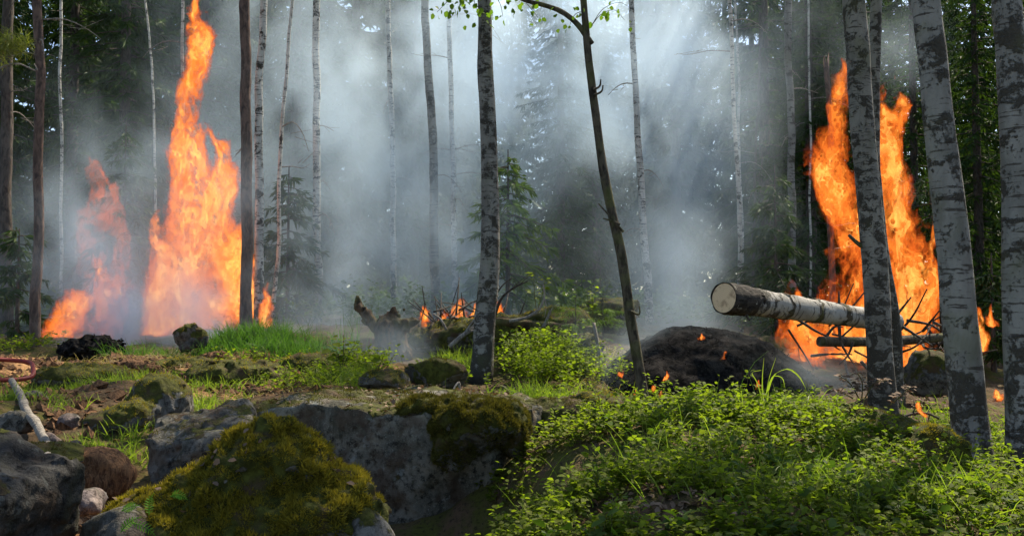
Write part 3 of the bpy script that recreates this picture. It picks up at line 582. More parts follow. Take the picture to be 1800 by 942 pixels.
def f_cap(P):
    V = sd_ell(P, at(845, 742, 5.72), (.27, .24, .13)); V = smin(V, sd_ell(P, at(800, 775, 5.62), (.12, .12, .17)), .07); V = smin(V, sd_ell(P, at(905, 760, 5.75), (.075, .14, .14)), .05); V = smin(V, sd_ell(P, at(760, 718, 5.9), (.22, .2, .07)), .08)
    return V + noisy(P, .035, 7, 5) + noisy(P, .015, 22, 6, 3)
cap = link('moss_cushion', sdf_mesh('moss_cushion', f_cap, at(845, 742, 5.72) - (.6, .4, .4), at(845, 742, 5.72) + (.5, .5, .35), .014, [M['rock_mossy']]), r_slab); 
moss_on(cap, 80000, .032, 'moss_dark', lambda P, N: N[:, 2] > -.7, name='moss_tufts')
def f_block(P):
    V = sd_box(P, at(365, 810, 5.75), (.31, .34, .23), rotm(8, -14, 20), .05); V = cut(V, P, (-.5, -1, .35), at(330, 780, 5.42)); V = cut(V, P, (-1, -.2, .1), at(262, 790, 5.6)); V = cut(V, P, (.25, -1, .9), at(400, 745, 5.5))
    return V + noisy(P, .035, 4, 2) + noisy(P, .012, 16, 3) + ridge(P, .05, 4) + .018 * np.abs(((P @ np.array((.5, .3, 2.2))) * 4 + (fbm(P * 3, 2) if NOISE[0] else 0)) % 1 - .5)
r_block = rock('grey_rock', 'angular blue grey block left of the slab, behind the mossy boulder', f_block, at(365, 810, 5.75) - .62, at(365, 810, 5.75) + .62, .016, 'rock_bare'); moss_on(r_block, 16000, .022, 'moss_dark', lambda P, N: (N[:, 2] > .55) & (fbm(P * 4, 3) > .05))
def f_left(P):
    V = sd_box(P, at(-75, 935, 3.75), (.27, .32, .28), rotm(10, 18, -12), .04); V = cut(V, P, (.7, -.6, .5), at(62, 850, 3.55)); V = cut(V, P, (.5, -1, -.35), at(20, 910, 3.45)); V = cut(V, P, (-.1, -.25, 1), at(20, 800, 3.7))
    return V + noisy(P, .03, 5, 6) + noisy(P, .014, 16, 4) + ridge(P, .03, 6, 5)
rock('dark_boulder', 'dark angular boulder cut off by the left edge at the bottom', f_left, at(-25, 905, 3.75) - .5, at(-25, 905, 3.75) + .5, .013, 'rock_dark')
def f_ml(P):
    V = sd_ell(P, at(282, 705, 6.9), (.22, .2, .185), rotm(0, 10, 0)); V = cut(V, P, (.5, -1, .35), at(300, 690, 6.75)); V = smin(V, sd_ell(P, at(205, 745, 6.6), (.26, .22, .12), rotm(0, -22, 0)), .1)
    return V + noisy(P, .03, 6, 3) + noisy(P, .01, 20, 3)
r_ml = rock('mossy_rock', 'grey stone with a mossy crown among the grass on the left bank', f_ml, at(260, 715, 6.8) - .62, at(260, 715, 6.8) + .55, .016, 'rock_moss_mid'); moss_on(r_ml, 12000, .022)
def small(name, label, px, py, d, r, mt='rock', seed=0, cuts=(), moss=0, rot=None, amp=.14, h=None, cat='stone', mm='moss', ml=.022):
    c = at(px, py, d); r = np.array(r, float)
    def f(P):
        V = sd_ell(P, c, r, rot)
        for n, off in cuts: V = cut(V, P, n, c + np.asarray(off) * r)
        if cat == 'stone':
            gg = np.random.default_rng(seed + 5)
            for _ in range(7): nn = unit(gg.normal(size=3)); V = cut(V, P, nn, c + nn * r * gg.uniform(.55, .85))
        return V + noisy(P, amp * r.min(), 1.4 / r.min(), seed) + noisy(P, amp * .4 * r.min(), 5 / r.min(), seed + 1, 3) + ridge(P, amp * .5 * r.min(), 2.6 / r.min(), seed)
    e = r.max() * 1.25 + .03; o = rock(name, label, f, c - e, c + e, h or max(.012, r.min() / 9), mt, cat)
    if moss: moss_on(o, moss, ml, mm)
    return o
small('mossy_rock', 'boulder with a green mossy cap on the grassy knoll below the tall flame', 334, 596, 11.3, (.19, .19, .17), 'rock_moss_mid', 3, [((.6, -1, .1), (.3, -.6, 0))], 4000, None, .2)
small('mossy_rock', 'lichen spotted stone in the middle distance behind the slab, left of the next', 676, 672, 7.9, (.21, .2, .11), 'rock_moss_mid', 4, [((-.5, -1, .3), (-.2, -.7, .1))], 3500)
small('mossy_rock', 'moss topped stone right beside the mottled birch, behind the slab', 765, 660, 8.3, (.28, .25, .15), 'rock_mossy', 5, [((.1, -1, .1), (0, -.6, 0))], 8000, mm='moss_dark')
small('grey_stone', 'flat grey stone at the left edge under the stick', 28, 742, 6.5, (.15, .14, .075), 'rock_bare', 6, [((0, -1, .2), (0, -.5, 0))])
small('pink_stone', 'pinkish rounded stone just right of the bent stick', 122, 745, 6.5, (.085, .08, .07), 'rock_pink', 7)
small('pink_stone', 'long flat pinkish stone by the upper end of the stick', 66, 698, 7.2, (.11, .1, .05), 'rock_pink', 8)
small('pink_stone', 'low pinkish stone half sunk in the grass behind the bent stick', 74, 722, 6.9, (.1, .1, .045), 'rock_pink', 9)
small('pale_stone', 'pale broken stone at the lower end of the bent stick', 88, 778, 6.0, (.09, .09, .065), 'rock_pink', 10, [((.4, -1, .4), (0, -.4, .1))])
small('pale_stone', 'small pale stone right of the broken one, against the grass', 130, 786, 6.0, (.045, .05, .055), 'rock_pink', 11)
small('grey_stone', 'grey stone in the dark hollow beside the dark boulder', 160, 885, 4.5, (.09, .1, .07), 'rock_pink', 12)
small('mossy_rock', 'low mossy hump between dark boulder and hollow', 85, 800, 4.8, (.22, .2, .06), 'rock_mossy', 13, (), 6000, mm='moss_dark')
small('earth_clod', 'brown mossy clod of earth between dark boulder and mossy boulder', 165, 835, 5.0, (.19, .18, .14), 'peat', 14, (), 2500, mm='moss_dark', cat='earth')
small('mossy_rock', 'brown mossy stone at the right end of the brush heap', 1032, 618, 9.9, (.19, .18, .18), 'rock_moss_mid', 15, (), 3000, mm='moss_dark')
small('mossy_rock', 'flat moss cushioned rock at the foot of the crooked tree', 1050, 722, 6.8, (.30, .25, .13), 'rock_mossy', 16, (), 12000)
small('mossy_rock', 'moss covered ledge joining the slab to the bilberry bank', 975, 735, 6.4, (.33, .3, .13), 'rock_mossy', 17, (), 14000, mm='moss_dark')
small('mossy_rock', 'rounded mossy hump with dead leaves beside the stout pale birch', 1632, 815, 5.7, (.24, .26, .22), 'rock_mossy', 18, (), 20000)
small('mossy_rock', 'mossy back running down from the fire birch to the rounded hump', 1560, 765, 6.0, (.30, .28, .16), 'rock_mossy', 19, (), 16000, rotm(0, 14, 0), mm='moss_dark')
small('mossy_rock', 'shaded mossy boulder at the fire, between two birches', 1640, 665, 9.4, (.26, .26, .27), 'rock_moss_mid', 20, (), 3000, mm='moss_dark')
small('mossy_rock', 'mossy knoll behind the crooked tree, at the edge of the smoke', 1080, 555, 12.5, (.5, .4, .22), 'rock_mossy', 21, (), 7000)

# charred mound with glowing spots
m, t = material('charred_soil'); co = world_co(t); n1 = t.noise(co, 9, 5, .7, .5); n2 = t.noise(co, 45, 4, .7)
c = t.mix(t.ramp(n1, .4, .65), (.006, .006, .006), (.026, .024, .023)); c = t.mix(t.ramp(n2, .62, .74), c, (.055, .053, .05)); M['char'] = finish(m, t, c, 1.0, t.math('ADD', n1, n2), .6, .02, .0)
def f_char(P):
    V = sd_ell(P, at(1235, 690, 9.9), (.88, .8, .64)); V = smin(V, sd_ell(P, at(1130, 690, 9.5), (.5, .6, .32)), .2); V = smin(V, sd_ell(P, at(1355, 695, 9.8), (.48, .6, .38)), .2)
    return V + noisy(P, .05, 2.0, 1) + noisy(P, .016, 9, 2)
r_char = tag(link('charred_mound', sdf_mesh('charred_mound', f_char, at(1230, 690, 9.9) - (1.4, 1.1, .8), at(1230, 690, 9.9) + (1.5, 1.1, .95), .03, [M['char']])), 'smouldering black mound of burnt ground under the fallen log', 'mound')
P, N = sample_mesh(r_char.data, 1800, lambda P, N: N[:, 2] > .1); v, tt = strands(P, unit(N + rng.normal(size=P.shape) * .7), rng.uniform(.01, .05, len(P)), rng.uniform(.002, .005, len(P))); o = link('burnt_stubble', build_mesh('burnt_stubble', v, None, tt, [M['char']], False), r_char); o['kind'] = 'stuff'
# brush heap in the middle: mossy mound with dead wood
def f_heap(P):
    V = sd_ell(P, at(905, 592, 11.0), (.85, .5, .23)); V = smin(V, sd_ell(P, at(975, 575, 10.9), (.42, .4, .22)), .1); V = smin(V, sd_ell(P, at(790, 600, 11.2), (.5, .4, .2)), .15)
    return V + noisy(P, .06, 3, 5) + noisy(P, .02, 12, 5)
r_heap = tag(link('mossy_heap', sdf_mesh('mossy_heap', f_heap, at(890, 592, 11.0) - (1.5, .9, .5), at(890, 592, 11.0) + (1.4, .9, .6), .03, [M['rock_mossy']])), 'long mossy heap behind the green bushes, littered with dead branches', 'heap'); moss_on(r_heap, 14000, .035)

# ------------------------------------------------------------------ dead wood
def stick(name, label, pts, r, mt='twig', n=18, sides=7, wob=.12, cat='branch', parent=None, twigs=0, seed=0, group=None):
    """pts: (column, row, distance)"""
    P = np.array([at(*p) for p in pts]); v, q, t3 = tube(P, r, n, sides, wob, seed); 
    if parent is None:
        root = tag(link(name, build_mesh(name, v - P[0], q, t3, [M[mt]])), label, cat, group); root.location = P[0]
    else: root = link(name, build_mesh(name, v - np.array(parent.location), q, t3, [M[mt]]), parent)
    g = np.random.default_rng(seed)
    for k in range(twigs):
        f = g.uniform(.25, .95); C = spline(P, 20); p0 = C[int(f * 19)]; d = unit(P[-1] - P[0]) + g.normal(size=3) * np.array((.7, .5, .7)); L = g.uniform(.15, .4) * np.linalg.norm(P[-1] - P[0])
        pts_ = np.array([p0, p0 + d * L * .5 + g.normal(size=3) * L * .08, p0 + d * L]); v, q, t3 = tube(pts_, [min(r) * .7, min(r) * .3], 6, 5)
        link('side_twig', build_mesh('side_twig', v - (P[0] if parent is None else np.array(parent.location)), q, t3, [M[mt]]), root)
    return root
# fallen birch log
LA = at(1273, 526, 8.0); LB = at(1525, 558, 9.35); ax = unit(LB - LA); LE = LA + ax * 2.6
logr = empty('fallen_log', LA, 'sawn white birch log jutting out of the fire over the charred mound', 'log')
Lq = Vector(ax).to_track_quat('Z', 'Y'); logr.rotation_mode = 'QUATERNION'; logr.rotation_quaternion = Lq
zz = np.linspace(0, 2.6, 48); v, q, t3 = tube(np.c_[.012 * np.sin(zz * 2), .01 * np.cos(zz * 1.3), zz], np.interp(zz, [0, .15, .5, 2.6], [.122, .119, .112, .088]), None, 28, .09, 2, cap=False); link('bark', build_mesh('bark', v, q, None, [M['birch_log']]), logr)
# rough dark bark at the sawn end
g = np.random.default_rng(5); z2 = np.linspace(-.008, .42, 16); v, q, _ = tube(np.c_[.012 * np.sin(z2 * 2), .01 * np.cos(z2 * 1.3), z2], np.interp(z2, [0, .3, .42], [.127, .123, .112]), None, 40, .09, 7, cap=False, wf=6)
v[-40:] += np.c_[np.zeros((40, 2)), g.normal(size=40) * .06]; link('rough_bark', build_mesh('rough_bark', v, q, None, [M['rough_end']]), logr)
m, t = material('sawn_wood'); co = obj_co(t); rr = t.n('ShaderNodeVectorMath', {0: t.vmath('MULTIPLY', co, (1, 1, 0))}, 1, operation='LENGTH')
ring = t.math('SINE', t.math('ADD', t.math('MULTIPLY', rr, 420.0), t.math('MULTIPLY', t.noise(co, 14, 3), 6.0))); c = t.mix(t.math('MULTIPLY_ADD', ring, .25, .5), (.55, .38, .21), (.70, .52, .33)); c = t.mix(t.ramp(t.noise(co, 11, 4), .5, .7), c, (.30, .19, .11))
M['sawn'] = finish(m, t, c, .75, t.noise(co, 70, 3), .3, .005)
th = np.linspace(0, 6.2832, 40, endpoint=False); v = np.vstack([[0, .01, -.004]] + [np.c_[np.cos(th) * .118, np.sin(th) * .118 + .01, np.full(40, -.004)]]); link('cut_face', build_mesh('cut_face', v, None, np.array([[0, 1 + (k + 1) % 40, 1 + k] for k in range(40)]), [M['sawn']], False), logr)
for zb in (.78, 1.22, 1.62): # dark scars round the log
    z3 = np.linspace(zb, zb + .05, 3); v, q, _ = tube(np.c_[.012 * np.sin(z3 * 2), .01 * np.cos(z3 * 1.3), z3], [np.interp(zb, [.5, 2.6], [.1175, .094])], None, 28, .06, int(zb * 9), cap=False); v[:28] += np.c_[np.zeros((28, 2)), g.normal(size=28) * .02]; v[-28:] += np.c_[np.zeros((28, 2)), g.normal(size=28) * .02]; link('bark_scar', build_mesh('bark_scar', v, q, None, [M['dark_bark']]), logr)
for px, py, d, ex in ((1475, 535, 9.0, (0, 0, .12)), (1312, 553, 8.1, (.02, -.02, -.05))):
    p = at(px, py, d); inv = np.array(Lq.to_matrix()).T; v, q, t3 = tube([(p - LA) @ inv.T, (p + np.array(ex) - LA) @ inv.T], [.014, .006], 5, 5); link('branch_stub', build_mesh('branch_stub', v, q, t3, [M['dark_twig']]), logr)
stick('burning_log', 'dark scorched log lying in the flames below the birch log', [(1440, 600, 10.0), (1560, 600, 10.3), (1665, 592, 10.6)], [.05, .05, .045], 'dark_bark', 24, 12, .12, 'log', seed=4)
stick('rotten_log', 'long thin rotten trunk lying across the mossy heap', [(870, 566, 10.6), (960, 574, 10.5), (1046, 580, 10.3)], [.05, .055, .04], 'rot', 26, 10, .2, 'log', seed=5)
stick('leaning_stick', 'pale peeled stick leaning in front of the brown mossy stone', [(1058, 642, 9.5), (1050, 600, 9.6), (1044, 568, 9.7)], [.022, .017], 'twig', 12, 7, seed=6)
stick('bent_stick', 'grey crooked stick snaking down over the stones at the left', [(20, 668, 7.3), (36, 695, 7.0), (48, 725, 6.6), (66, 748, 6.2), (74, 765, 6.0), (86, 790, 5.7), (96, 815, 5.4)], [.022, .03, .028, .03], 'twig', 30, 9, .2, seed=7)
stick('bent_stick', 'upright grey pole beside the dark boulder at the bottom left', [(78, 960, 4.1), (79, 900, 4.15), (82, 850, 4.2), (84, 800, 4.5)], [.021, .018], 'twig', 18, 9, .1, seed=8)
stick('bent_stick', 'short rotten peg in the hollow right of the grey pole', [(104, 950, 4.3), (104, 915, 4.3), (106, 895, 4.32)], [.018, .014], 'rot', 10, 7, .2, seed=9)
stick('bent_twig', 'small forked twig poking up behind the slab beside the mottled birch', [(806, 700, 7.2), (807, 672, 7.2), (790, 696, 7.1)], [.010, .008, .006], 'twig', 14, 6, seed=10)
stick('bare_twig', 'thin straight twig lying on top of the slab', [(440, 718, 6.2), (490, 714, 6.1), (530, 708, 6.1)], [.006, .010], 'twig', 12, 6, seed=11)
stick('dead_branch', 'dark spiky dead branch rising to the right of the mottled birch', [(868, 560, 10.4), (885, 520, 10.2), (905, 505, 10.1), (928, 494, 10.0)], [.018, .006], 'dark_twig', 16, 6, twigs=6, seed=12)
stick('dead_branch', 'dark bare twig above the small flame by the mottled birch', [(862, 540, 10.0), (885, 500, 10.0), (900, 488, 10.0)], [.012, .005], 'dark_twig', 12, 6, twigs=3, seed=13)
stick('dead_branch', 'curved pale branch arching up out of the mossy heap', [(895, 565, 10.4), (930, 556, 10.4), (950, 540, 10.4), (957, 520, 10.4), (955, 500, 10.4)], [.02, .014, .008], 'twig', 20, 7, twigs=3, seed=14)
stick('dead_branch', 'thick forked branch lying left of the mottled birch over the heap', [(790, 610, 10.3), (810, 592, 10.3), (840, 572, 10.4)], [.026, .02], 'twig', 14, 8, twigs=3, seed=15)
stick('dead_branch', 'leaning dead branch on top of the mossy heap', [(955, 575, 10.4), (963, 558, 10.4), (968, 545, 10.4)], [.018, .012], 'twig', 10, 7, twigs=2, seed=16)
stick('dead_branch', 'short pale stick leaning at the left of the smouldering brush', [(785, 580, 10.6), (775, 562, 10.6), (762, 552, 10.7)], [.014, .01], 'twig', 10, 6, twigs=1, seed=17)
# stump with a raised arm
S0 = at(690, 600, 10.6)
def Sp(x, y, dd=0): return at(x, y, 10.6 + dd)
def f_stump(P):
    V = sd_cap(P, Sp(688, 625), Sp(686, 572), .22, .13); V = smin(V, sd_cap(P, Sp(680, 590), Sp(650, 562), .10, .075), .06); V = smin(V, sd_cap(P, Sp(650, 562), Sp(634, 540), .07, .045), .03); V = smin(V, sd_cap(P, Sp(634, 542), Sp(630, 524), .05, .032), .03)
    V = smin(V, sd_cap(P, Sp(690, 578), Sp(726, 566), .11, .035), .05); V = smin(V, sd_cap(P, Sp(700, 570), Sp(702, 552), .045, .035), .02); V = smin(V, sd_cap(P, Sp(702, 553), Sp(692, 545), .028, .018), .02); V = smin(V, sd_cap(P, Sp(702, 553), Sp(710, 545), .032, .02), .02); V = smin(V, sd_cap(P, Sp(676, 575), Sp(672, 565), .06, .05), .03)
    return V + noisy(P * np.array((1, 1, .5)), .045, 7, 3) + noisy(P, .016, 24, 3)
st = tag(link('tree_stump', sdf_mesh('tree_stump', f_stump, S0 - (.55, .45, .35), S0 + (.45, .45, .65), .017, [M['rot']])), 'rotten uprooted stump with one long arm raised to the left, standing in smoke', 'stump'); moss_on(st, 3500, .03, 'moss_dark', lambda P, N: N[:, 2] > .55)
# red hose
hp = np.array([at(-60, 650, 8.6), at(-20, 632, 8.6), at(20, 633, 8.7), at(48, 636, 8.7), at(58, 648, 8.5), at(52, 663, 8.3), at(30, 667, 8.2), at(0, 668, 8.1), at(-50, 672, 8.0)])
m, t = material('red_rubber'); co = world_co(t); c = t.mix(t.ramp(t.noise(co, 20, 4), .4, .7), (.22, .028, .02), (.12, .022, .018)); M['hose'] = finish(m, t, c, .55, t.noise(co, 120, 2), .3, .004)
v, q, t3 = tube(hp, [.019], 60, 14); tag(link('fire_hose', build_mesh('fire_hose', v, q, t3, [M['hose']])), 'loop of red fire hose lying on the ground at the left edge', 'hose')

# slash pile burning behind the birch on the right
pile = empty('burning_brush_pile', at(1560, 640, 11.0), 'heap of burning branches behind the dark birch in the fire', 'brush pile'); g = np.random.default_rng(31); pl = np.array(pile.location)
spec = [[(1575, 555, 9.6), (1602, 522, 9.5)], [(1622, 582, 9.8), (1652, 545, 9.5)], [(1580, 570, 9.8), (1640, 608, 9.6)], [(1475, 570, 9.9), (1478, 600, 9.9), (1500, 640, 9.9)], [(1500, 600, 10), (1490, 625, 10), (1475, 640, 10)], [(1400, 560, 10.2), (1440, 585, 10.2), (1480, 600, 10.2)]]
for k in range(34):
    x = g.uniform(1385, 1660); y = g.uniform(560, 650); a = g.normal() * .9; L = g.uniform(35, 110); spec.append([(x, y, g.uniform(9.9, 11.3)), (x + L * .5 * math.cos(a), y - L * .5 * math.sin(a) + g.normal() * 8, g.uniform(9.9, 11.3)), (x + L * math.cos(a), y - L * math.sin(a), g.uniform(9.9, 11.3))])
for k, pts in enumerate(spec):
    stick('branch', None, pts, [g.uniform(.012, .022), .006], 'dark_twig', 10, 5, parent=pile, seed=40 + k, twigs=2 if k % 3 == 0 else 0)
# brush smouldering in the middle
bp = empty('smouldering_brush', at(820, 575, 11.2), 'low heap of thin twigs with small flames behind the mottled birch', 'brush pile')
for k in range(42):
    x = g.uniform(735, 900); y = g.uniform(545, 580); a = abs(g.normal()) * 1.1; s = g.choice((-1, 1)); L = g.uniform(20, 70)
    stick('branch', None, [(x, y, g.uniform(10.9, 11.8)), (x + s * L * .5 * math.cos(a), y - L * .5 * math.sin(a) + g.normal() * 5, 11.3), (x + s * L * math.cos(a), y - L * math.sin(a), g.uniform(10.9, 11.8))], [g.uniform(.008, .016), .004], 'dark_twig', 8, 4, parent=bp, seed=90 + k)

# ------------------------------------------------------------------ fire: nested shells of burning gas
FLM = []
for k, (cc, al, s) in enumerate([((1.0, .12, .02), .018, .38), ((1.0, .13, .018), .028, .42), ((1.0, .155, .018), .042, .48), ((1.0, .18, .02), .07, .54), ((1.0, .215, .025), .12, .62), ((1.0, .28, .035), .20, .74), ((1.0, .44, .09), .36, .95)]):
    m, t = material('flame_%d' % k); co = world_co(t); n = t.noise(scaled(t, co, (7, 7, 3.2)), 1.0, 5, .62, 1.2)
    e = t.n('ShaderNodeEmission', {'Color': cc + (1,), 'Strength': s}); tr = t.n('ShaderNodeBsdfTransparent', {}); a = t.math('MULTIPLY', t.ramp(n, .36, .66), al * 1.9)
    t.n('ShaderNodeOutputMaterial', {'Surface': t.n('ShaderNodeMixShader', {0: a, 1: tr, 2: e})}); m.cycles.emission_sampling = 'NONE'; FLM.append(m)
def flame(label, tongues, d, depth, h, seed, lv=(.0, .08, .18, .30, .46, .68, .98), turb=1.9, name='flame', cat='fire', sc=1.0):
    """tongues: list of picture outlines [(row, column, half width px), ...] from the root up"""
    A = []
    for tg in tongues:
        p = np.array([at(x, y, d) for (y, x, w) in tg]); w = np.array([ww * d / FPX for (_, _, ww) in tg]); A.append((p[:, 2], p[:, 0], w))
    lo = np.array((min((x - w).min() for _, x, w in A) - .25, d - depth * 1.3, min(z.min() for z, _, _ in A) - .1)); hi = np.array((max((x + w).max() for _, x, w in A) + .25, d + depth * 1.3, max(z.max() for z, _, _ in A) + .15))
    n = np.ceil((hi - lo) / h).astype(int) + 1; P = np.stack(np.meshgrid(*[lo[a] + h * np.arange(n[a]) for a in range(3)], indexing='ij'), -1).astype(np.float32)
    def coarse(fn, k=3):   # slow noise on a coarser grid, then interpolated
        Pc = P[::k, ::k, ::k]; C = fn(Pc)
        for a in range(3):
            i = np.minimum(np.arange(n[a]) / k, C.shape[a] - 1.0); i0 = np.minimum(i.astype(int), C.shape[a] - 2) if C.shape[a] > 1 else np.zeros(n[a], int); f = i - i0; sh = [1, 1, 1]; sh[a] = -1
            C = np.take(C, i0, a) * (1 - f.reshape(sh)) + np.take(C, np.minimum(i0 + 1, C.shape[a] - 1), a) * f.reshape(sh)
        return C
    qs = lambda p: p * np.array((1, 1, .55)) * 1.5 / sc + seed * 5.3
    wx = coarse(lambda p: fbm(qs(p) * 1.5, 4), 2) * .21 * sc; wy = coarse(lambda p: fbm(qs(p) + 40, 3)) * .17 * sc; wz = coarse(lambda p: fbm(qs(p) * 1.3 + 80, 3), 2) * .34 * sc
    X = P[..., 0] + wx; Y = P[..., 1] + wy - d; Z = P[..., 2] + wz; E = np.full(X.shape, -9.0)
    for z, x, w in A:
        xi = np.interp(Z, z, x); wi = np.interp(Z, z, w) + 1e-3; tip = min(.25, .2 * (z[-1] - z[0]))
        end = np.minimum(np.clip((Z - z[0]) / (tip * .5), -1, 1), np.clip((z[-1] - Z) / tip + .25, -1, 1))
        E = np.maximum(E, np.minimum(1.45 * (1 - ((X - xi) / wi)**2 - (Y / (depth * np.clip(wi / w.max(), .35, 1)))**2), end * 1.45))
    fl = np.zeros(X.shape); bd = E > 0
    T = np.stack([X[bd], (P[..., 1] + wy)[bd], Z[bd] * .36], -1) * 3.4 / sc + seed; fl[bd] = np.abs(fbm(T, 4, .58)) * 1.1 + .3 * np.abs(fbm(T * 3.1 + 9, 2)) + .55 * np.clip(fbm(T * .55 + 31, 2), -.1, 1)
    F = E - turb * fl; base = np.array(((lo[0] + hi[0]) / 2, d, lo[2])); root = empty(name, base, label, cat)
    for k, l in enumerate(lv):
        V = l - F
        if not (V < 0).any(): continue
        V[0], V[-1] = 1, 1; V[:, 0], V[:, -1] = 1, 1; V[:, :, 0], V[:, :, -1] = 1, 1
        v, q = surface_nets(V, lo, h); link(['flame_haze', 'flame_veil', 'flame_fringe', 'outer_flame', 'flame_body', 'inner_flame', 'flame_core'][k], build_mesh('flame', v - base, q, None, [FLM[k]]), root)
    return root
flame('tall orange flame climbing up between the left birches', [
 [(600, 345, 75), (540, 345, 82), (470, 350, 66), (400, 345, 62), (330, 335, 56), (270, 325, 48), (215, 318, 42), (150, 340, 34), (100, 352, 32), (50, 362, 22), (0, 350, 16), (-40, 345, 10)],
 [(590, 410, 26), (500, 408, 28), (420, 405, 24), (350, 395, 22), (290, 385, 18), (240, 375, 9)], [(600, 285, 46), (520, 282, 42), (440, 275, 30), (380, 268, 14), (350, 268, 6)], [(590, 390, 60), (480, 385, 50), (380, 380, 36), (300, 372, 18)]], 15.0, .55, .035, 1)
flame('low flame at the foot of the reddish pine on the left', [[(640, 110, 42), (590, 125, 48), (540, 135, 42), (500, 145, 22)], [(640, 85, 18), (600, 90, 20), (560, 95, 10)], [(600, 185, 34), (540, 190, 30), (480, 185, 16), (455, 180, 6)]], 13.6, .45, .028, 2)
flame('faint pinkish flame in the grey smoke left of the tall flame', [[(590, 165, 30), (500, 165, 26), (420, 160, 24), (350, 172, 22), (300, 165, 12), (285, 160, 6)], [(520, 215, 20), (430, 210, 18), (350, 200, 16), (330, 196, 8)]], 16.6, .4, .035, 3, lv=(.0, .1, .22, .36))
flame('narrow flame in the gap between pine and white birch', [[(560, 443, 8), (500, 443, 7), (450, 442, 4)]], 15.4, .15, .02, 4, turb=1.0, sc=.4)
flame('small flame at the foot of the thin leaning stem', [[(585, 468, 15), (545, 468, 13), (515, 467, 7), (500, 466, 3)]], 14.6, .2, .02, 5, turb=1.1, sc=.4)
flame('small bright flame right behind the mottled birch', [[(562, 876, 15), (545, 875, 16), (528, 872, 10), (512, 870, 4)]], 11.2, .14, .012, 6, turb=1.1, sc=.3)
flame('row of little flames licking through the twigs', [[(568, 810, 16), (550, 806, 12), (530, 808, 6), (518, 812, 3)], [(568, 835, 22), (552, 833, 14), (540, 836, 6)], [(566, 780, 12), (555, 778, 8), (545, 776, 3)], [(568, 748, 10), (552, 746, 8), (540, 745, 3)]], 11.4, .16, .013, 7, turb=1.1, sc=.3)
flame('big orange blaze behind the dark birch on the right', [
 [(665, 1490, 70), (600, 1490, 80), (540, 1485, 50), (470, 1490, 42), (400, 1485, 44), (340, 1470, 44), (290, 1462, 42), (250, 1460, 44), (210, 1468, 36), (170, 1480, 26), (140, 1487, 12), (105, 1484, 5)],
 [(665, 1600, 62), (600, 1605, 64), (540, 1605, 55), (470, 1600, 50), (400, 1590, 45), (340, 1575, 36), (280, 1560, 32), (220, 1560, 36), (185, 1570, 30), (160, 1552, 18), (140, 1548, 6)],
 [(665, 1440, 38), (610, 1425, 40), (570, 1405, 26), (545, 1385, 10)], [(600, 1635, 28), (520, 1632, 22), (440, 1640, 16), (380, 1642, 6)], [(665, 1545, 60), (560, 1540, 60), (400, 1530, 40), (250, 1525, 25)]], 11.7, .5, .029, 8)
flame('low flame between the two right hand birches', [[(615, 1720, 12), (585, 1719, 12), (555, 1717, 7), (540, 1716, 3)], [(565, 1742, 8), (550, 1740, 5)]], 11.2, .15, .014, 9, turb=1.1, sc=.35)
GF = next((d for d in np.arange(7.5, 14, .02) if at(1757, 704, d)[2] < gz(at(1757, 704, d)[0], d)), 10.4)
flame('small ground flame at the foot of the rough birch', [[(705, 1757, 10), (692, 1756, 8), (684, 1754, 3)]], GF, .09, .009, 10, turb=1.1, sc=.2)
stick('charred_twig', 'charred twig carrying a tiny flame left of the stout birch', [(1570, 742, 7.5), (1600, 728, 7.6), (1632, 727, 7.65), (1650, 735, 7.7)], [.012, .008], 'dark_twig', 14, 6, twigs=3, seed=77)
flame('tiny flame on a twig left of the stout birch', [[(728, 1625, 10), (720, 1618, 8), (712, 1612, 4)]], 7.6, .06, .007, 11, turb=1.1, sc=.15)
def on_mound(x, y, d0):
    for d in np.arange(7.5, 11, .02):
        p = at(x, y, d)
        if f_char(p[None])[0] < 0 or p[2] < gz(p[0], d): return d - .02
    return d0
for k, (x, y, d, w, lb) in enumerate([(1092, 655, 9.05, 4, 'ember flame on the left slope of the charred mound'), (1120, 686, 8.95, 5, 'ember flame just left of the crooked tree foot'), (1150, 680, 8.9, 3, 'ember flame just right of the crooked tree foot'), (1162, 690, 8.9, 4, 'lowest ember flame on the charred mound'), (1172, 660, 9.05, 5, 'ember flame half way up the charred mound'), (1272, 620, 9.2, 7, 'glowing streak on the charred mound below the log'), (1333, 672, 9.2, 5, 'little flame at the right foot of the charred mound'), (1232, 592, 9.8, 6, 'little flame near the top of the charred mound')]):
    d = on_mound(x, y + 5, d); flame(lb, [[(y + 9, x - 2, w), (y + 3, x, w * .8), (y - 3, x + 1, w * .4), (y - 7, x + 1, 1)], [(y + 9, x - w, w * .7), (y + 5, x - w, w * .4), (y + 2, x - w, 1)]], d, .05, .007, 20 + k, turb=1.1, sc=.1, name='ember_flame', cat='flame')

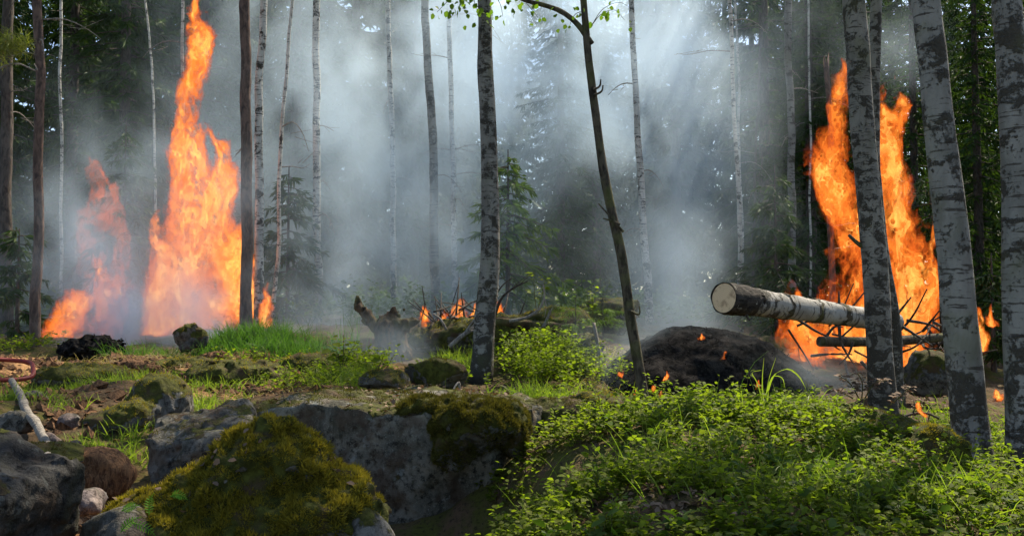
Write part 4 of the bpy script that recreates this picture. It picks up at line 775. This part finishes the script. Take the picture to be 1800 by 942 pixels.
# ------------------------------------------------------------------ plants
def scatter(spots, n, seed=0):
    g = np.random.default_rng(seed); w = np.array([s[5] * s[3] * s[4] for s in spots], float); k = g.choice(len(spots), n, p=w / w.sum()); out = []
    C = np.array([at(*s[:3])[:2] for s in spots]); rr = np.array([(s[3], s[4]) for s in spots]); r = np.sqrt(g.random(n)) * (1 + .25 * g.normal(size=n)); a = g.random(n) * 6.283
    X = C[k, 0] + rr[k, 0] * r * np.cos(a); Y = C[k, 1] + rr[k, 1] * r * np.sin(a); return np.stack([X, Y, H(X, Y)], 1)
def shoots(mb, sb, base, hgt, leaf, nl, g, spread=.35):
    """leafy shoots: thin stems carrying oval leaves"""
    n = len(base); lean = g.normal(size=(n, 3)) * np.array((spread, spread, 0)) + np.array((0, 0, 1.)); lean = unit(lean); S = unit(np.cross(lean, g.normal(size=(n, 3))))
    tip = base + lean * hgt[:, None]; w = .0016; v = np.stack([base - S*w, base + S*w, tip + S*w*.5, tip - S*w*.5], 1).reshape(-1, 3); sb.add(v, np.arange(4 * n).reshape(-1, 4))
    f = g.uniform(.22, 1.0, (n, nl)); a = g.random((n, nl)) * 6.283; side = np.stack([np.cos(a), np.sin(a), g.uniform(-.15, .75, (n, nl))], -1)
    off = g.uniform(0, .22, (n, nl)) * hgt[:, None] * (1.15 - f)
    P = base[:, None] + lean[:, None] * (f * hgt[:, None])[..., None] + side * np.array((1, 1, .3)) * off[..., None]; U = np.array((0, 0, 1.)) + g.normal(size=(n, nl, 3)) * .45; L = leaf * g.uniform(.55, 1.2, (n, nl))
    v, q = leaves(P.reshape(-1, 3), side.reshape(-1, 3), U.reshape(-1, 3), L.ravel(), L.ravel() * .32); mb.add(v, q)
def cover(name, label, spots, n, hgt, leaf, nl, mt, seed, cat='undergrowth'):
    g = np.random.default_rng(seed); B = scatter(spots, n, seed); mb = MB(); sb = MB(); B = B[fbm(B * np.array((1.7, 1.7, 0)) + seed, 2) > -.38]
    clump = 1 + .45 * fbm(B * np.array((2.2, 2.2, 0)) + 3, 2); shoots(mb, sb, B, hgt * g.uniform(.45, 1.15, len(B)) * np.clip(clump, .4, 1.6), leaf, nl, g)
    o = tag(link(name, mb.mesh(name, [M[mt]], True)), label, cat, kind='stuff'); s = link('stems', sb.mesh('stems', [M['stem']], False), o); s['kind'] = 'stuff'; return o
cover('bilberry_bushes', 'bright green bilberry undergrowth covering the bank at the lower right', [
 (1300, 712, 6.35, .85, .4, 1.6), (1160, 755, 5.7, .55, .45, 1.2), (1000, 850, 4.7, .45, .5, 1.0), (1300, 830, 4.7, .9, .5, .8), (1440, 770, 5.5, .55, .5, 1.1), (1080, 900, 4.1, .6, .4, 1.0), (1500, 900, 4.1, .6, .35, .7), (1740, 880, 4.7, .45, .35, .9), (1300, 930, 3.7, .7, .3, .6), (930, 890, 4.3, .16, .2, 1.6), (1650, 900, 4.2, .5, .3, .7), (1850, 930, 4.2, .4, .3, .7), (960, 790, 5.5, .3, .35, .9), (1150, 980, 3.5, .7, .2, .9), (1550, 980, 3.5, .7, .2, .9), (1000, 960, 3.7, .25, .3, 1.2)], 2500, .145, .033, 17, 'bilberry', 1)
cover('broad_leaf_plants', 'darker broad leaved plants mixed into the bilberry bank', [(1300, 760, 5.6, .8, .5, 1), (1100, 850, 4.6, .5, .5, 1), (1350, 880, 4.2, .8, .4, 1), (1600, 900, 4.2, .6, .4, 1), (1200, 960, 3.5, .8, .25, 1), (1600, 960, 3.6, .7, .25, 1)], 210, .16, .05, 9, 'bush_dark', 12)
cover('mixed_shoots', 'taller loose pale green shoots standing out of the bilberry bank', [(1300, 705, 6.5, .8, .35, 1.5), (1180, 750, 5.8, .5, .4, 1), (960, 840, 4.8, .3, .4, 1), (1430, 770, 5.5, .5, .4, 1), (1560, 880, 4.5, .6, .4, .6), (1780, 850, 5.2, .4, .4, 1), (1100, 860, 4.4, .5, .4, .8)], 420, .23, .034, 16, 'bush', 11)
cover('green_bushes', 'sunlit green bushes right of the mottled birch foot', [(925, 650, 9.8, .25, .4, 1), (955, 640, 9.9, .3, .5, 1.4), (1000, 655, 9.5, .3, .4, 1), (950, 680, 8.8, .4, .3, .6), (1080, 660, 9.3, .15, .3, .6)], 620, .32, .038, 20, 'bush', 2)
cover('low_plants', 'low leafy plants scattered along the left bank and round the stump', [(600, 650, 9.2, .35, .5, 1), (640, 640, 9.6, .3, .4, 1), (480, 640, 10.2, .5, .4, .6), (780, 640, 9.0, .25, .3, .7), (60, 610, 12.5, .6, .6, .5), (540, 690, 8.2, .4, .3, .5), (1760, 800, 8.0, .5, .7, .8), (1000, 700, 7.6, .5, .3, .4)], 620, .20, .036, 14, 'bush', 3)
cover('forest_shrubs', 'leafy shrubs on the forest floor behind the fires', [(x, 575, d, 1.6, 1.6, 1) for x in range(-200, 2100, 130) for d in (17, 20)], 2600, .55, .085, 14, 'needles_light', 4)
def grass(name, label, spots, n, L, W, mt, seed, droop=.7, up=1.0, cat='grass'):
    g = np.random.default_rng(seed); B = scatter(spots, n, seed); cl = fbm(B * np.array((3, 3, 0)) + seed, 2); B = B[cl > -.35]; k = len(B)
    D = unit(g.normal(size=(k, 3)) * np.array((.38, .38, 0)) + np.array((0, 0, up))); v, q = blades(B - D * .01, D, L * g.uniform(.35, 1.25, k), W * g.uniform(.6, 1.2, k), g.uniform(.1, 1.0, k) * droop)
    return tag(link(name, build_mesh(name, v, q, None, [M[mt]])), label, cat, kind='stuff')
grass('knoll_grass', 'bluish green grass on the knoll below the tall flame', [(440, 598, 11.5, .55, .45, 1), (390, 600, 11.5, .35, .4, .7), (500, 620, 10.9, .4, .4, .6), (240, 615, 11.4, .5, .3, .4), (560, 620, 11, .4, .4, .3)], 5200, .27, .0035, 'grass_dull', 5, .6)
grass('bank_grass', 'sunlit yellow green grass between the stones on the left bank', [(330, 680, 7.7, .35, .4, 1), (200, 775, 6.1, .22, .25, 2.2), (240, 745, 6.4, .15, .2, 1.0), (15, 690, 7.1, .14, .2, 2.0), (90, 710, 7.0, .25, .2, .7), (350, 700, 7.3, .25, .25, 1.2), (300, 655, 8.8, .8, .5, .9), (160, 660, 8.6, .8, .5, .8), (450, 650, 9.2, .7, .4, .3)], 4300, .16, .0032, 'grass', 6, .9)
grass('hollow_grass', 'green grass in the hollow round the mottled birch foot', [(880, 690, 8.0, .5, .35, 1), (960, 690, 8.0, .5, .35, 1), (640, 670, 8.4, .25, .3, 1), (800, 640, 9.6, .3, .4, .8), (820, 610, 10.4, .3, .3, .6), (600, 660, 8.8, .3, .4, 1), (1060, 690, 8.4, .3, .3, .4)], 4300, .22, .0034, 'grass', 7, .8)
grass('dry_grass', 'dry straw lying on the slab top and the bilberry bank', [(960, 715, 7.0, .5, .3, 1), (700, 700, 7.0, .8, .25, .5), (1240, 850, 4.5, .35, .3, 1), (1350, 740, 6.0, .4, .3, .8), (300, 640, 10.3, 1.2, .8, 1.0), (500, 690, 8.4, .5, .5, .8), (1040, 650, 9.2, .4, .4, .8), (1100, 600, 10.8, .5, .5, .6)], 3600, .15, .0022, 'straw', 8, 1.3, .45)
grass('tall_stalks', 'tall thin grass stalks standing up in the smoke', [(530, 620, 10.6, .35, .4, 1), (590, 640, 9.8, .3, .3, 1), (620, 600, 11, .5, .4, .6), (210, 640, 9, .2, .2, .3), (1280, 740, 5.9, .05, .1, .8), (1400, 690, 7.0, .3, .3, .3)], 120, .5, .003, 'grass_dull', 9, .35, 3.0)
grass('shade_grass', 'thin grass in the bilberry bank and under the right birches', [(1440, 880, 4.2, .25, .2, 1), (1270, 760, 5.7, .12, .2, 1), (1760, 800, 8, .6, .8, 1), (1480, 800, 5.2, .2, .2, 1), (1340, 720, 6.2, .5, .3, 1), (1150, 800, 5.0, .5, .4, .5), (1300, 870, 4.3, .8, .5, 1), (1600, 900, 4.3, .6, .4, 1)], 2400, .26, .0028, 'grass', 10, .8)
# arching tuft of grass blades on top of the bank
tuft = empty('grass_tuft', at(1345, 725, 6.0), 'tuft with a few broad pale blades arching over, on top of the bilberry bank', 'grass'); tl = np.array(tuft.location)
for pts, w in (([(1345, 725, 6.0), (1350, 685, 5.95), (1365, 655, 5.9), (1385, 648, 5.9), (1405, 662, 5.9), (1416, 682, 5.9)], .011), ([(1345, 725, 6.0), (1352, 680, 6.0), (1362, 660, 6.0), (1374, 663, 6.0), (1380, 682, 6.0)], .007), ([(1346, 725, 6.0), (1350, 690, 6.0), (1352, 662, 6.0)], .008), ([(1344, 725, 6.0), (1352, 665, 6.0), (1364, 628, 6.0)], .004), ([(1345, 725, 6.0), (1340, 670, 6.0), (1343, 628, 6.0)], .004), ([(1344, 725, 6.0), (1330, 670, 6.05), (1322, 654, 6.05), (1338, 650, 6.05)], .004)):
    C = spline([at(*p) for p in pts], 16) - tl; f = np.linspace(0, 1, 16); ww = w * (1 - f**3) + .001; s = np.array((.8, -.3, .35)); v = np.stack([C - ww[:, None] * s * .8, C + np.array((0, -.002, -.003)), C + ww[:, None] * s * .8], 1).reshape(-1, 3)
    q = np.array([[3*i + a, 3*i + a + 1, 3*i + a + 4, 3*i + a + 3] for i in range(15) for a in (0, 1)]); link('blade', build_mesh('blade', v, q, None, [M['grass']]), tuft)
# fern
fern = empty('fern', at(265, 945, 3.72), 'small bright fern on the lower left corner of the mossy boulder', 'fern'); fl_ = np.array(fern.location)
for k, pts in enumerate(([(262, 905), (262, 890), (264, 876), (271, 866)], [(300, 872), (312, 868), (322, 872), (330, 878)], [(212, 935), (222, 922), (236, 912), (248, 908)], [(232, 918), (246, 922), (262, 930), (276, 944)], [(214, 897), (225, 892), (236, 888), (246, 888)])):
    C = spline([at(x, y, 3.66 - .02 * (k % 2)) for x, y in pts], 20) - fl_; mb = MB(); mb.add(*tube(C, [.0022, .001], None, 4)); T = unit(np.gradient(C, axis=0)); S = unit(np.cross(T, np.array((.1, -1, .5)))); i = np.arange(2, 20, 2); f = i / 20; L = .022 * np.sin(np.clip(f * 1.05 + .08, 0, 1) * np.pi)**.8 * (1.15 - .5 * f)
    for sg in (-1, 1):
        v, q = leaves(C[i], S[i] * sg + T[i] * .45, np.tile((0, -.6, 1.), (len(i), 1)), L, L * .13 + .0006); mb.add(v, q)
    link('frond', mb.mesh('frond', [M['fern']]), fern)
# broad-leaved young plants
def plant(name, label, stems, d, nl, leaf, mt, seed, wd=.4, r=.006):
    root = empty(name, at(*stems[0][0], d), label, 'plant'); b = np.array(root.location); g = np.random.default_rng(seed)
    for pts in stems:
        C = spline([at(x, y, d + g.normal() * .02) for x, y in pts], 14); v, q, t3 = tube(C - b, [r, r * .4], None, 5); s = link('stem', build_mesh('stem', v, q, t3, [M['stem']]), root); n = nl; f = g.uniform(.25, 1, n); P = np.stack([np.interp(f, np.linspace(0, 1, 14), C[:, i]) for i in range(3)], 1) - b; a = g.random(n) * 6.28
        D = np.stack([np.cos(a), np.sin(a), g.uniform(-.3, .5, n)], 1); L = leaf * g.uniform(.6, 1.15, n); P = P + unit(D) * leaf * g.uniform(.1, .8, n)[:, None]; v, q = leaves(P, D, np.tile((0, -.35, 1.), (n, 1)) + g.normal(size=(n, 3)) * .3, L, L * wd); link('foliage', build_mesh('foliage', v, q, None, [M[mt]]), s)
    return root
plant('raspberry_plant', 'leafy raspberry shoot in front of the smoke left of the stump', [[(602, 650), (604, 615), (604, 588)], [(602, 650), (612, 625), (624, 606)], [(600, 650), (594, 625), (590, 610)]], 9.0, 12, .085, 'bush', 1)
plant('raspberry_plant', 'low broad leaved shoot right of the raspberry, under the stump', [[(660, 660), (668, 640), (676, 622)], [(660, 660), (680, 645), (690, 628)], [(655, 660), (648, 645), (640, 630)]], 9.0, 9, .08, 'bush', 2)
plant('young_sapling', 'slim leafy sapling standing above the leaning stick', [[(1042, 575), (1042, 545), (1040, 500)], [(1042, 560), (1034, 530), (1032, 515)]], 10.6, 16, .06, 'bush', 3)
plant('young_sapling', 'leafy shoot beside the curved pale branch on the heap', [[(945, 560), (940, 520), (938, 478)], [(945, 545), (955, 510), (958, 490)]], 11.3, 14, .06, 'bush', 4)
plant('young_sapling', 'upright leafy shoot among the sunlit bushes, nearest the mottled birch', [[(892, 630), (896, 600), (898, 582)], [(905, 620), (908, 590), (908, 575)]], 9.5, 18, .05, 'bush', 5)
plant('dry_shrub', 'withered brown shrub at the foot of the birch in the fire', [[(1510, 700), (1495, 675), (1475, 660)], [(1520, 700), (1540, 672), (1560, 668)], [(1515, 700), (1515, 670), (1505, 652)], [(1560, 715), (1590, 690), (1600, 680)], [(1600, 730), (1620, 705), (1630, 700)], [(1500, 700), (1480, 690), (1465, 684)]], 7.8, 40, .045, 'litter', 6, .3)
for lb, px, py, d, h, L, sd, mt in (('little dark spruce seedling in the middle of the sunlit bushes', 933, 662, 9.2, .46, .17, 401, 'bush'), ('spruce seedling with spread boughs beside the leaning stick', 1012, 580, 10.2, .36, .34, 402, 'needles_light'), ('spruce seedling half behind the leafy sapling', 1060, 582, 10.6, .42, .28, 403, 'needles_light')):
    p = at(px, py, d); mb, stx = spruce_crown(h, .05, L, sd, 16, .06, droop=.1, fine=.12); r = empty('spruce_seedling', p - (0, 0, .03), lb, 'tree'); Vv = [x for x in mb.v]; out = MB()
    for x in Vv:
        x = x.reshape(-1, 4, 3); b0 = x[:, :1]; out.add((b0 + (x - b0) * .38).reshape(-1, 3), np.arange(x.shape[0] * 4).reshape(-1, 4))
    link('crown', out.mesh('crown', [M[mt]], False), r); v, q, t3 = tube([(0, 0, -.05), (0, 0, h)], [.008, .003], 8, 5); link('trunk', build_mesh('trunk', v, q, t3, [M['dark_twig']]), r)

# ------------------------------------------------------------------ litter: dead leaves, peat clods
g = np.random.default_rng(77); Pl = []; Nl = []
for o, n, thr in ((r_front, 520, .3), (r_slab, 2600, .6)):
    P, N = sample_mesh(o.data, n, lambda P, N: (N[:, 2] > thr) & (fbm(P * 3 + 9, 2) > -.15)); Pl.append(P + N * .012); Nl.append(N)
B = scatter([(1300, 860, 4.4, .8, .6, 1), (1600, 880, 4.5, .6, .5, 1.5), (1200, 950, 3.7, .8, .3, 1.5), (1000, 780, 5.8, .35, .4, 1), (1620, 770, 5.5, .18, .12, 3), (1100, 880, 4.3, .6, .5, 1.2), (120, 860, 4.7, .3, .6, .6), (300, 660, 9, 1.2, .8, .3), (950, 715, 7, .5, .3, .8)], 2600, 5); Pl.append(B + (0, 0, .012)); Nl.append(np.tile((0, 0, 1.), (len(B), 1)))
P = np.concatenate(Pl); N = unit(np.concatenate(Nl) + g.normal(size=P.shape) * .45); D = unit(np.cross(N, g.normal(size=P.shape))); L = g.uniform(.018, .045, len(P)); v, q = leaves(P, D, N, L, L * .33)
tag(link('leaf_litter', build_mesh('leaf_litter', v, q, None, [M['litter']])), 'dry brown leaves strewn over rocks and bank', 'leaves', kind='stuff')
B = scatter([(260, 645, 10.2, 1.5, 1.2, 1), (520, 680, 9.0, .9, .9, 1), (130, 880, 4.6, .35, .9, .7), (400, 660, 9.4, .8, .7, 1), (60, 650, 9.2, .8, .8, .5), (650, 690, 7.8, .6, .3, .6), (60, 690, 7.5, .6, .6, .8), (150, 720, 6.8, .5, .6, .8)], 3600, 6); n = len(B); oc = np.array([(1, 0, 0), (-1, 0, 0), (0, 1, 0), (0, -1, 0), (0, 0, 1), (0, 0, -1)], float)
tf = np.array([[0, 2, 4], [2, 1, 4], [1, 3, 4], [3, 0, 4], [2, 0, 5], [1, 2, 5], [3, 1, 5], [0, 3, 5]]); s = (.012 + .05 * g.random(n)**4)[:, None, None]; v = B[:, None] + (oc[None] + g.normal(size=(n, 6, 3)) * .35) * s * np.array((1.3, 1.1, .8)); tag(link('peat_clods', build_mesh('peat_clods', v.reshape(-1, 3), None, (tf[None] + (np.arange(n) * 6)[:, None, None]).reshape(-1, 3), [M['peat']], False)), 'crumbly red brown peat and bark turned up on the left bank', 'peat', kind='stuff')
for k, (x, y, d, rx, rz, lb) in enumerate([(150, 655, 8.9, .45, .12, 'low mossy hump right of the red hose'), (420, 655, 9.3, .5, .16, 'low mossy hump below the grassy knoll'), (330, 640, 10.2, .4, .12, 'low mossy hump under the boulder on the knoll'), (560, 640, 9.9, .4, .16, 'low mossy hump left of the raspberry shoot')]):
    small('mossy_hump', lb, x, y + 8, d, (rx, rx * .8, rz), 'rock_mossy', 60 + k, (), 6000, amp=.3, cat='hump', ml=.03, h=.03)
for k, (x, y, d, r, lb) in enumerate([(232, 640, 9.6, .16, 'torn clod of peat with a spike, left of the grassy knoll'), (255, 645, 9.5, .14, 'rounded clod of peat right of the spiky one'), (380, 625, 10.4, .15, 'pale splintered clod of peat under the knoll grass'), (460, 685, 8.4, .13, 'low peat clod behind the slab, left end'), (165, 612, 11.8, .36, 'charred hump of turf between the two left fires')]):
    small('peat_clod', lb, x, y + 4, d, (r, r * .9, r * .42), 'peat' if k < 4 else 'char', 40 + k, amp=.5, cat='clod')

# ------------------------------------------------------------------ smoke
m, t = material('smoke'); at_n = t.n('ShaderNodeAttribute', None, 2, attribute_name='density')
pv = t.n('ShaderNodeVolumePrincipled', {'Color': (.68, .84, 1.0, 1), 'Density': at_n, 'Density Attribute': '', 'Anisotropy': .45}); t.n('ShaderNodeOutputMaterial', {'Volume': pv}); M['smoke'] = m
PL = [(200, 430, 16.2, 1.4, 1.4, 2.0, 0.189), (240, 300, 17.2, 1.2, 1.4, 1.4, 0.101), (212, 565, 12.9, 0.3, 0.35, 0.38, 1.5), (120, 400, 17, 1.4, 1.5, 1.8, 0.044), (330, 520, 13.2, 1.0, 0.8, 0.8, 0.063), (560, 585, 13.6, 1.3, 1.4, 0.5, 0.22), (640, 520, 15.5, 2.2, 1.8, 1.5, 0.151), (700, 300, 17.5, 2.6, 2.6, 4.0, 0.107), (560, 140, 19.5, 2.4, 2.5, 3.0, 0.101), (800, 140, 19.5, 2.2, 2.5, 3.0, 0.112), (950, 40, 19, 2.0, 2.5, 2.2, 0.214), (1060, 110, 18, 1.4, 2.0, 2.0, 0.189), (830, 490, 14.5, 1.3, 1.2, 0.8, 0.148), (1195, 330, 15.5, 1.0, 1.6, 2.6, 0.222), (1240, 120, 17.5, 1.4, 1.8, 2.6, 0.164), (1170, 520, 12.8, 1.3, 1.0, 0.75, 0.151), (1170, 600, 9.4, 0.45, 0.35, 0.3, 0.16), (1120, 600, 9.8, 0.5, 0.4, 0.35, 0.3), (690, 605, 10.1, 0.5, 0.35, 0.22, 0.3), (1590, 318, 11.2, 0.12, 0.15, 0.12, 2.5), (1606, 338, 11.2, 0.11, 0.15, 0.1, 3.0), (1598, 352, 11.2, 0.1, 0.15, 0.1, 2.5), (1450, 660, 9.3, 0.5, 0.35, 0.15, 0.25), (1560, 110, 13.0, 0.5, 0.6, 0.6, 0.158), (60, 400, 17, 1.4, 1.6, 2.0, 0.032), (800, 300, 22, 9, 4.0, 6.0, 0.011), (150, 500, 14.6, 0.9, 0.6, 1.1, 0.222), (1250, 600, 9.2, 0.5, 0.35, 0.3, 0.07), (1080, 640, 9.0, 0.3, 0.3, 0.2, 0.3), (165, 500, 12.9, 0.75, 0.4, 1.0, 0.75), (340, 440, 13.6, 0.9, 0.45, 1.5, 0.17), (350, 545, 13.3, 0.9, 0.4, 0.55, 0.42), (980, 60, 20.5, 1.6, 1.8, 1.8, 0.25)]
tree_ = bpy.data.node_groups.new('smoke_field', 'GeometryNodeTree'); tree_.interface.new_socket('Geometry', in_out='INPUT', socket_type='NodeSocketGeometry'); tree_.interface.new_socket('Geometry', in_out='OUTPUT', socket_type='NodeSocketGeometry')
n = NT(tree_); pos = n.n('GeometryNodeInputPosition'); wv_ = n.n('ShaderNodeTexNoise', {'Vector': pos, 'Scale': .5, 'Detail': 3.0, 'Roughness': .6}, 1); wp = n.vmath('ADD', pos, n.vmath('MULTIPLY', n.vmath('SUBTRACT', wv_, (.5, .5, .5)), (2.2, 2.2, 2.2))); acc = None
for (px, py, d, rx, ry, rz, a) in PL:
    k = min(1.0, max(rx, rz) / 1.2); c = at(px, py, d); p_ = wp if k > .8 else n.vmath('ADD', pos, n.vmath('MULTIPLY', n.vmath('SUBTRACT', wp, pos), (k * .5, k * .5, k * .5)))
    q_ = n.vmath('DIVIDE', n.vmath('SUBTRACT', p_, tuple(c)), (rx, ry, rz)); e = n.math('MULTIPLY', n.math('EXPONENT', n.math('MULTIPLY', n.n('ShaderNodeVectorMath', {0: q_, 1: q_}, 1, operation='DOT_PRODUCT'), -1.0)), a); acc = e if acc is None else n.math('ADD', acc, e)
for (px, py, d, rx, ry, rz, a) in ((1010, 390, 16.5, .95, 5.0, 1.5, .88), (1395, 330, 16.5, .8, 5.0, 4.0, .9), (60, 150, 17, 1.6, 5.0, 2.4, .8)):   # clear air between the plumes
    q_ = n.vmath('DIVIDE', n.vmath('SUBTRACT', wp, tuple(at(px, py, d))), (rx, ry, rz)); e = n.math('EXPONENT', n.math('MULTIPLY', n.n('ShaderNodeVectorMath', {0: q_, 1: q_}, 1, operation='DOT_PRODUCT'), -1.0)); acc = n.math('MULTIPLY', acc, n.math('SUBTRACT', 1.0, n.math('MULTIPLY', e, a)))
nz_ = n.n('ShaderNodeTexNoise', {'Vector': n.vmath('MULTIPLY', wp, (1, 1, .75)), 'Scale': .7, 'Detail': 6.0, 'Roughness': .6, 'Distortion': .3}, 0)
den = n.math('SUBTRACT', n.math('MULTIPLY', acc, n.math('ADD', n.math('MULTIPLY', n.ramp(nz_, .44, .61), 1.95), .02)), .006); den = n.math('MAXIMUM', den, 0.0)
LO, HI = (-13.5, 8.4, .2), (10.5, 29.0, 12.5); vc = n.n('GeometryNodeVolumeCube', {'Density': den, 'Background': 0.0, 'Min': LO, 'Max': HI, 'Resolution X': 200, 'Resolution Y': 170, 'Resolution Z': 102})
sm = n.n('GeometryNodeSetMaterial', {'Geometry': vc, 'Material': M['smoke']}); go = tree_.nodes.new('NodeGroupOutput'); tree_.links.new(sm, go.inputs[0]); tree_.nodes.new('NodeGroupInput')
sme = bpy.data.meshes.new('smoke'); sme.from_pydata([(0, 12, 1), (0, 12.1, 1), (.1, 12, 1)], [], [(0, 1, 2)]); sme.materials.append(M['smoke'])
so = tag(link('smoke', sme), 'drifting bluish grey smoke filling the clearing between the trunks', 'smoke', kind='stuff'); md = so.modifiers.new('smoke_field', 'NODES'); md.node_group = tree_
cy.volume_step_rate = 3.6; cy.volume_max_steps = 96
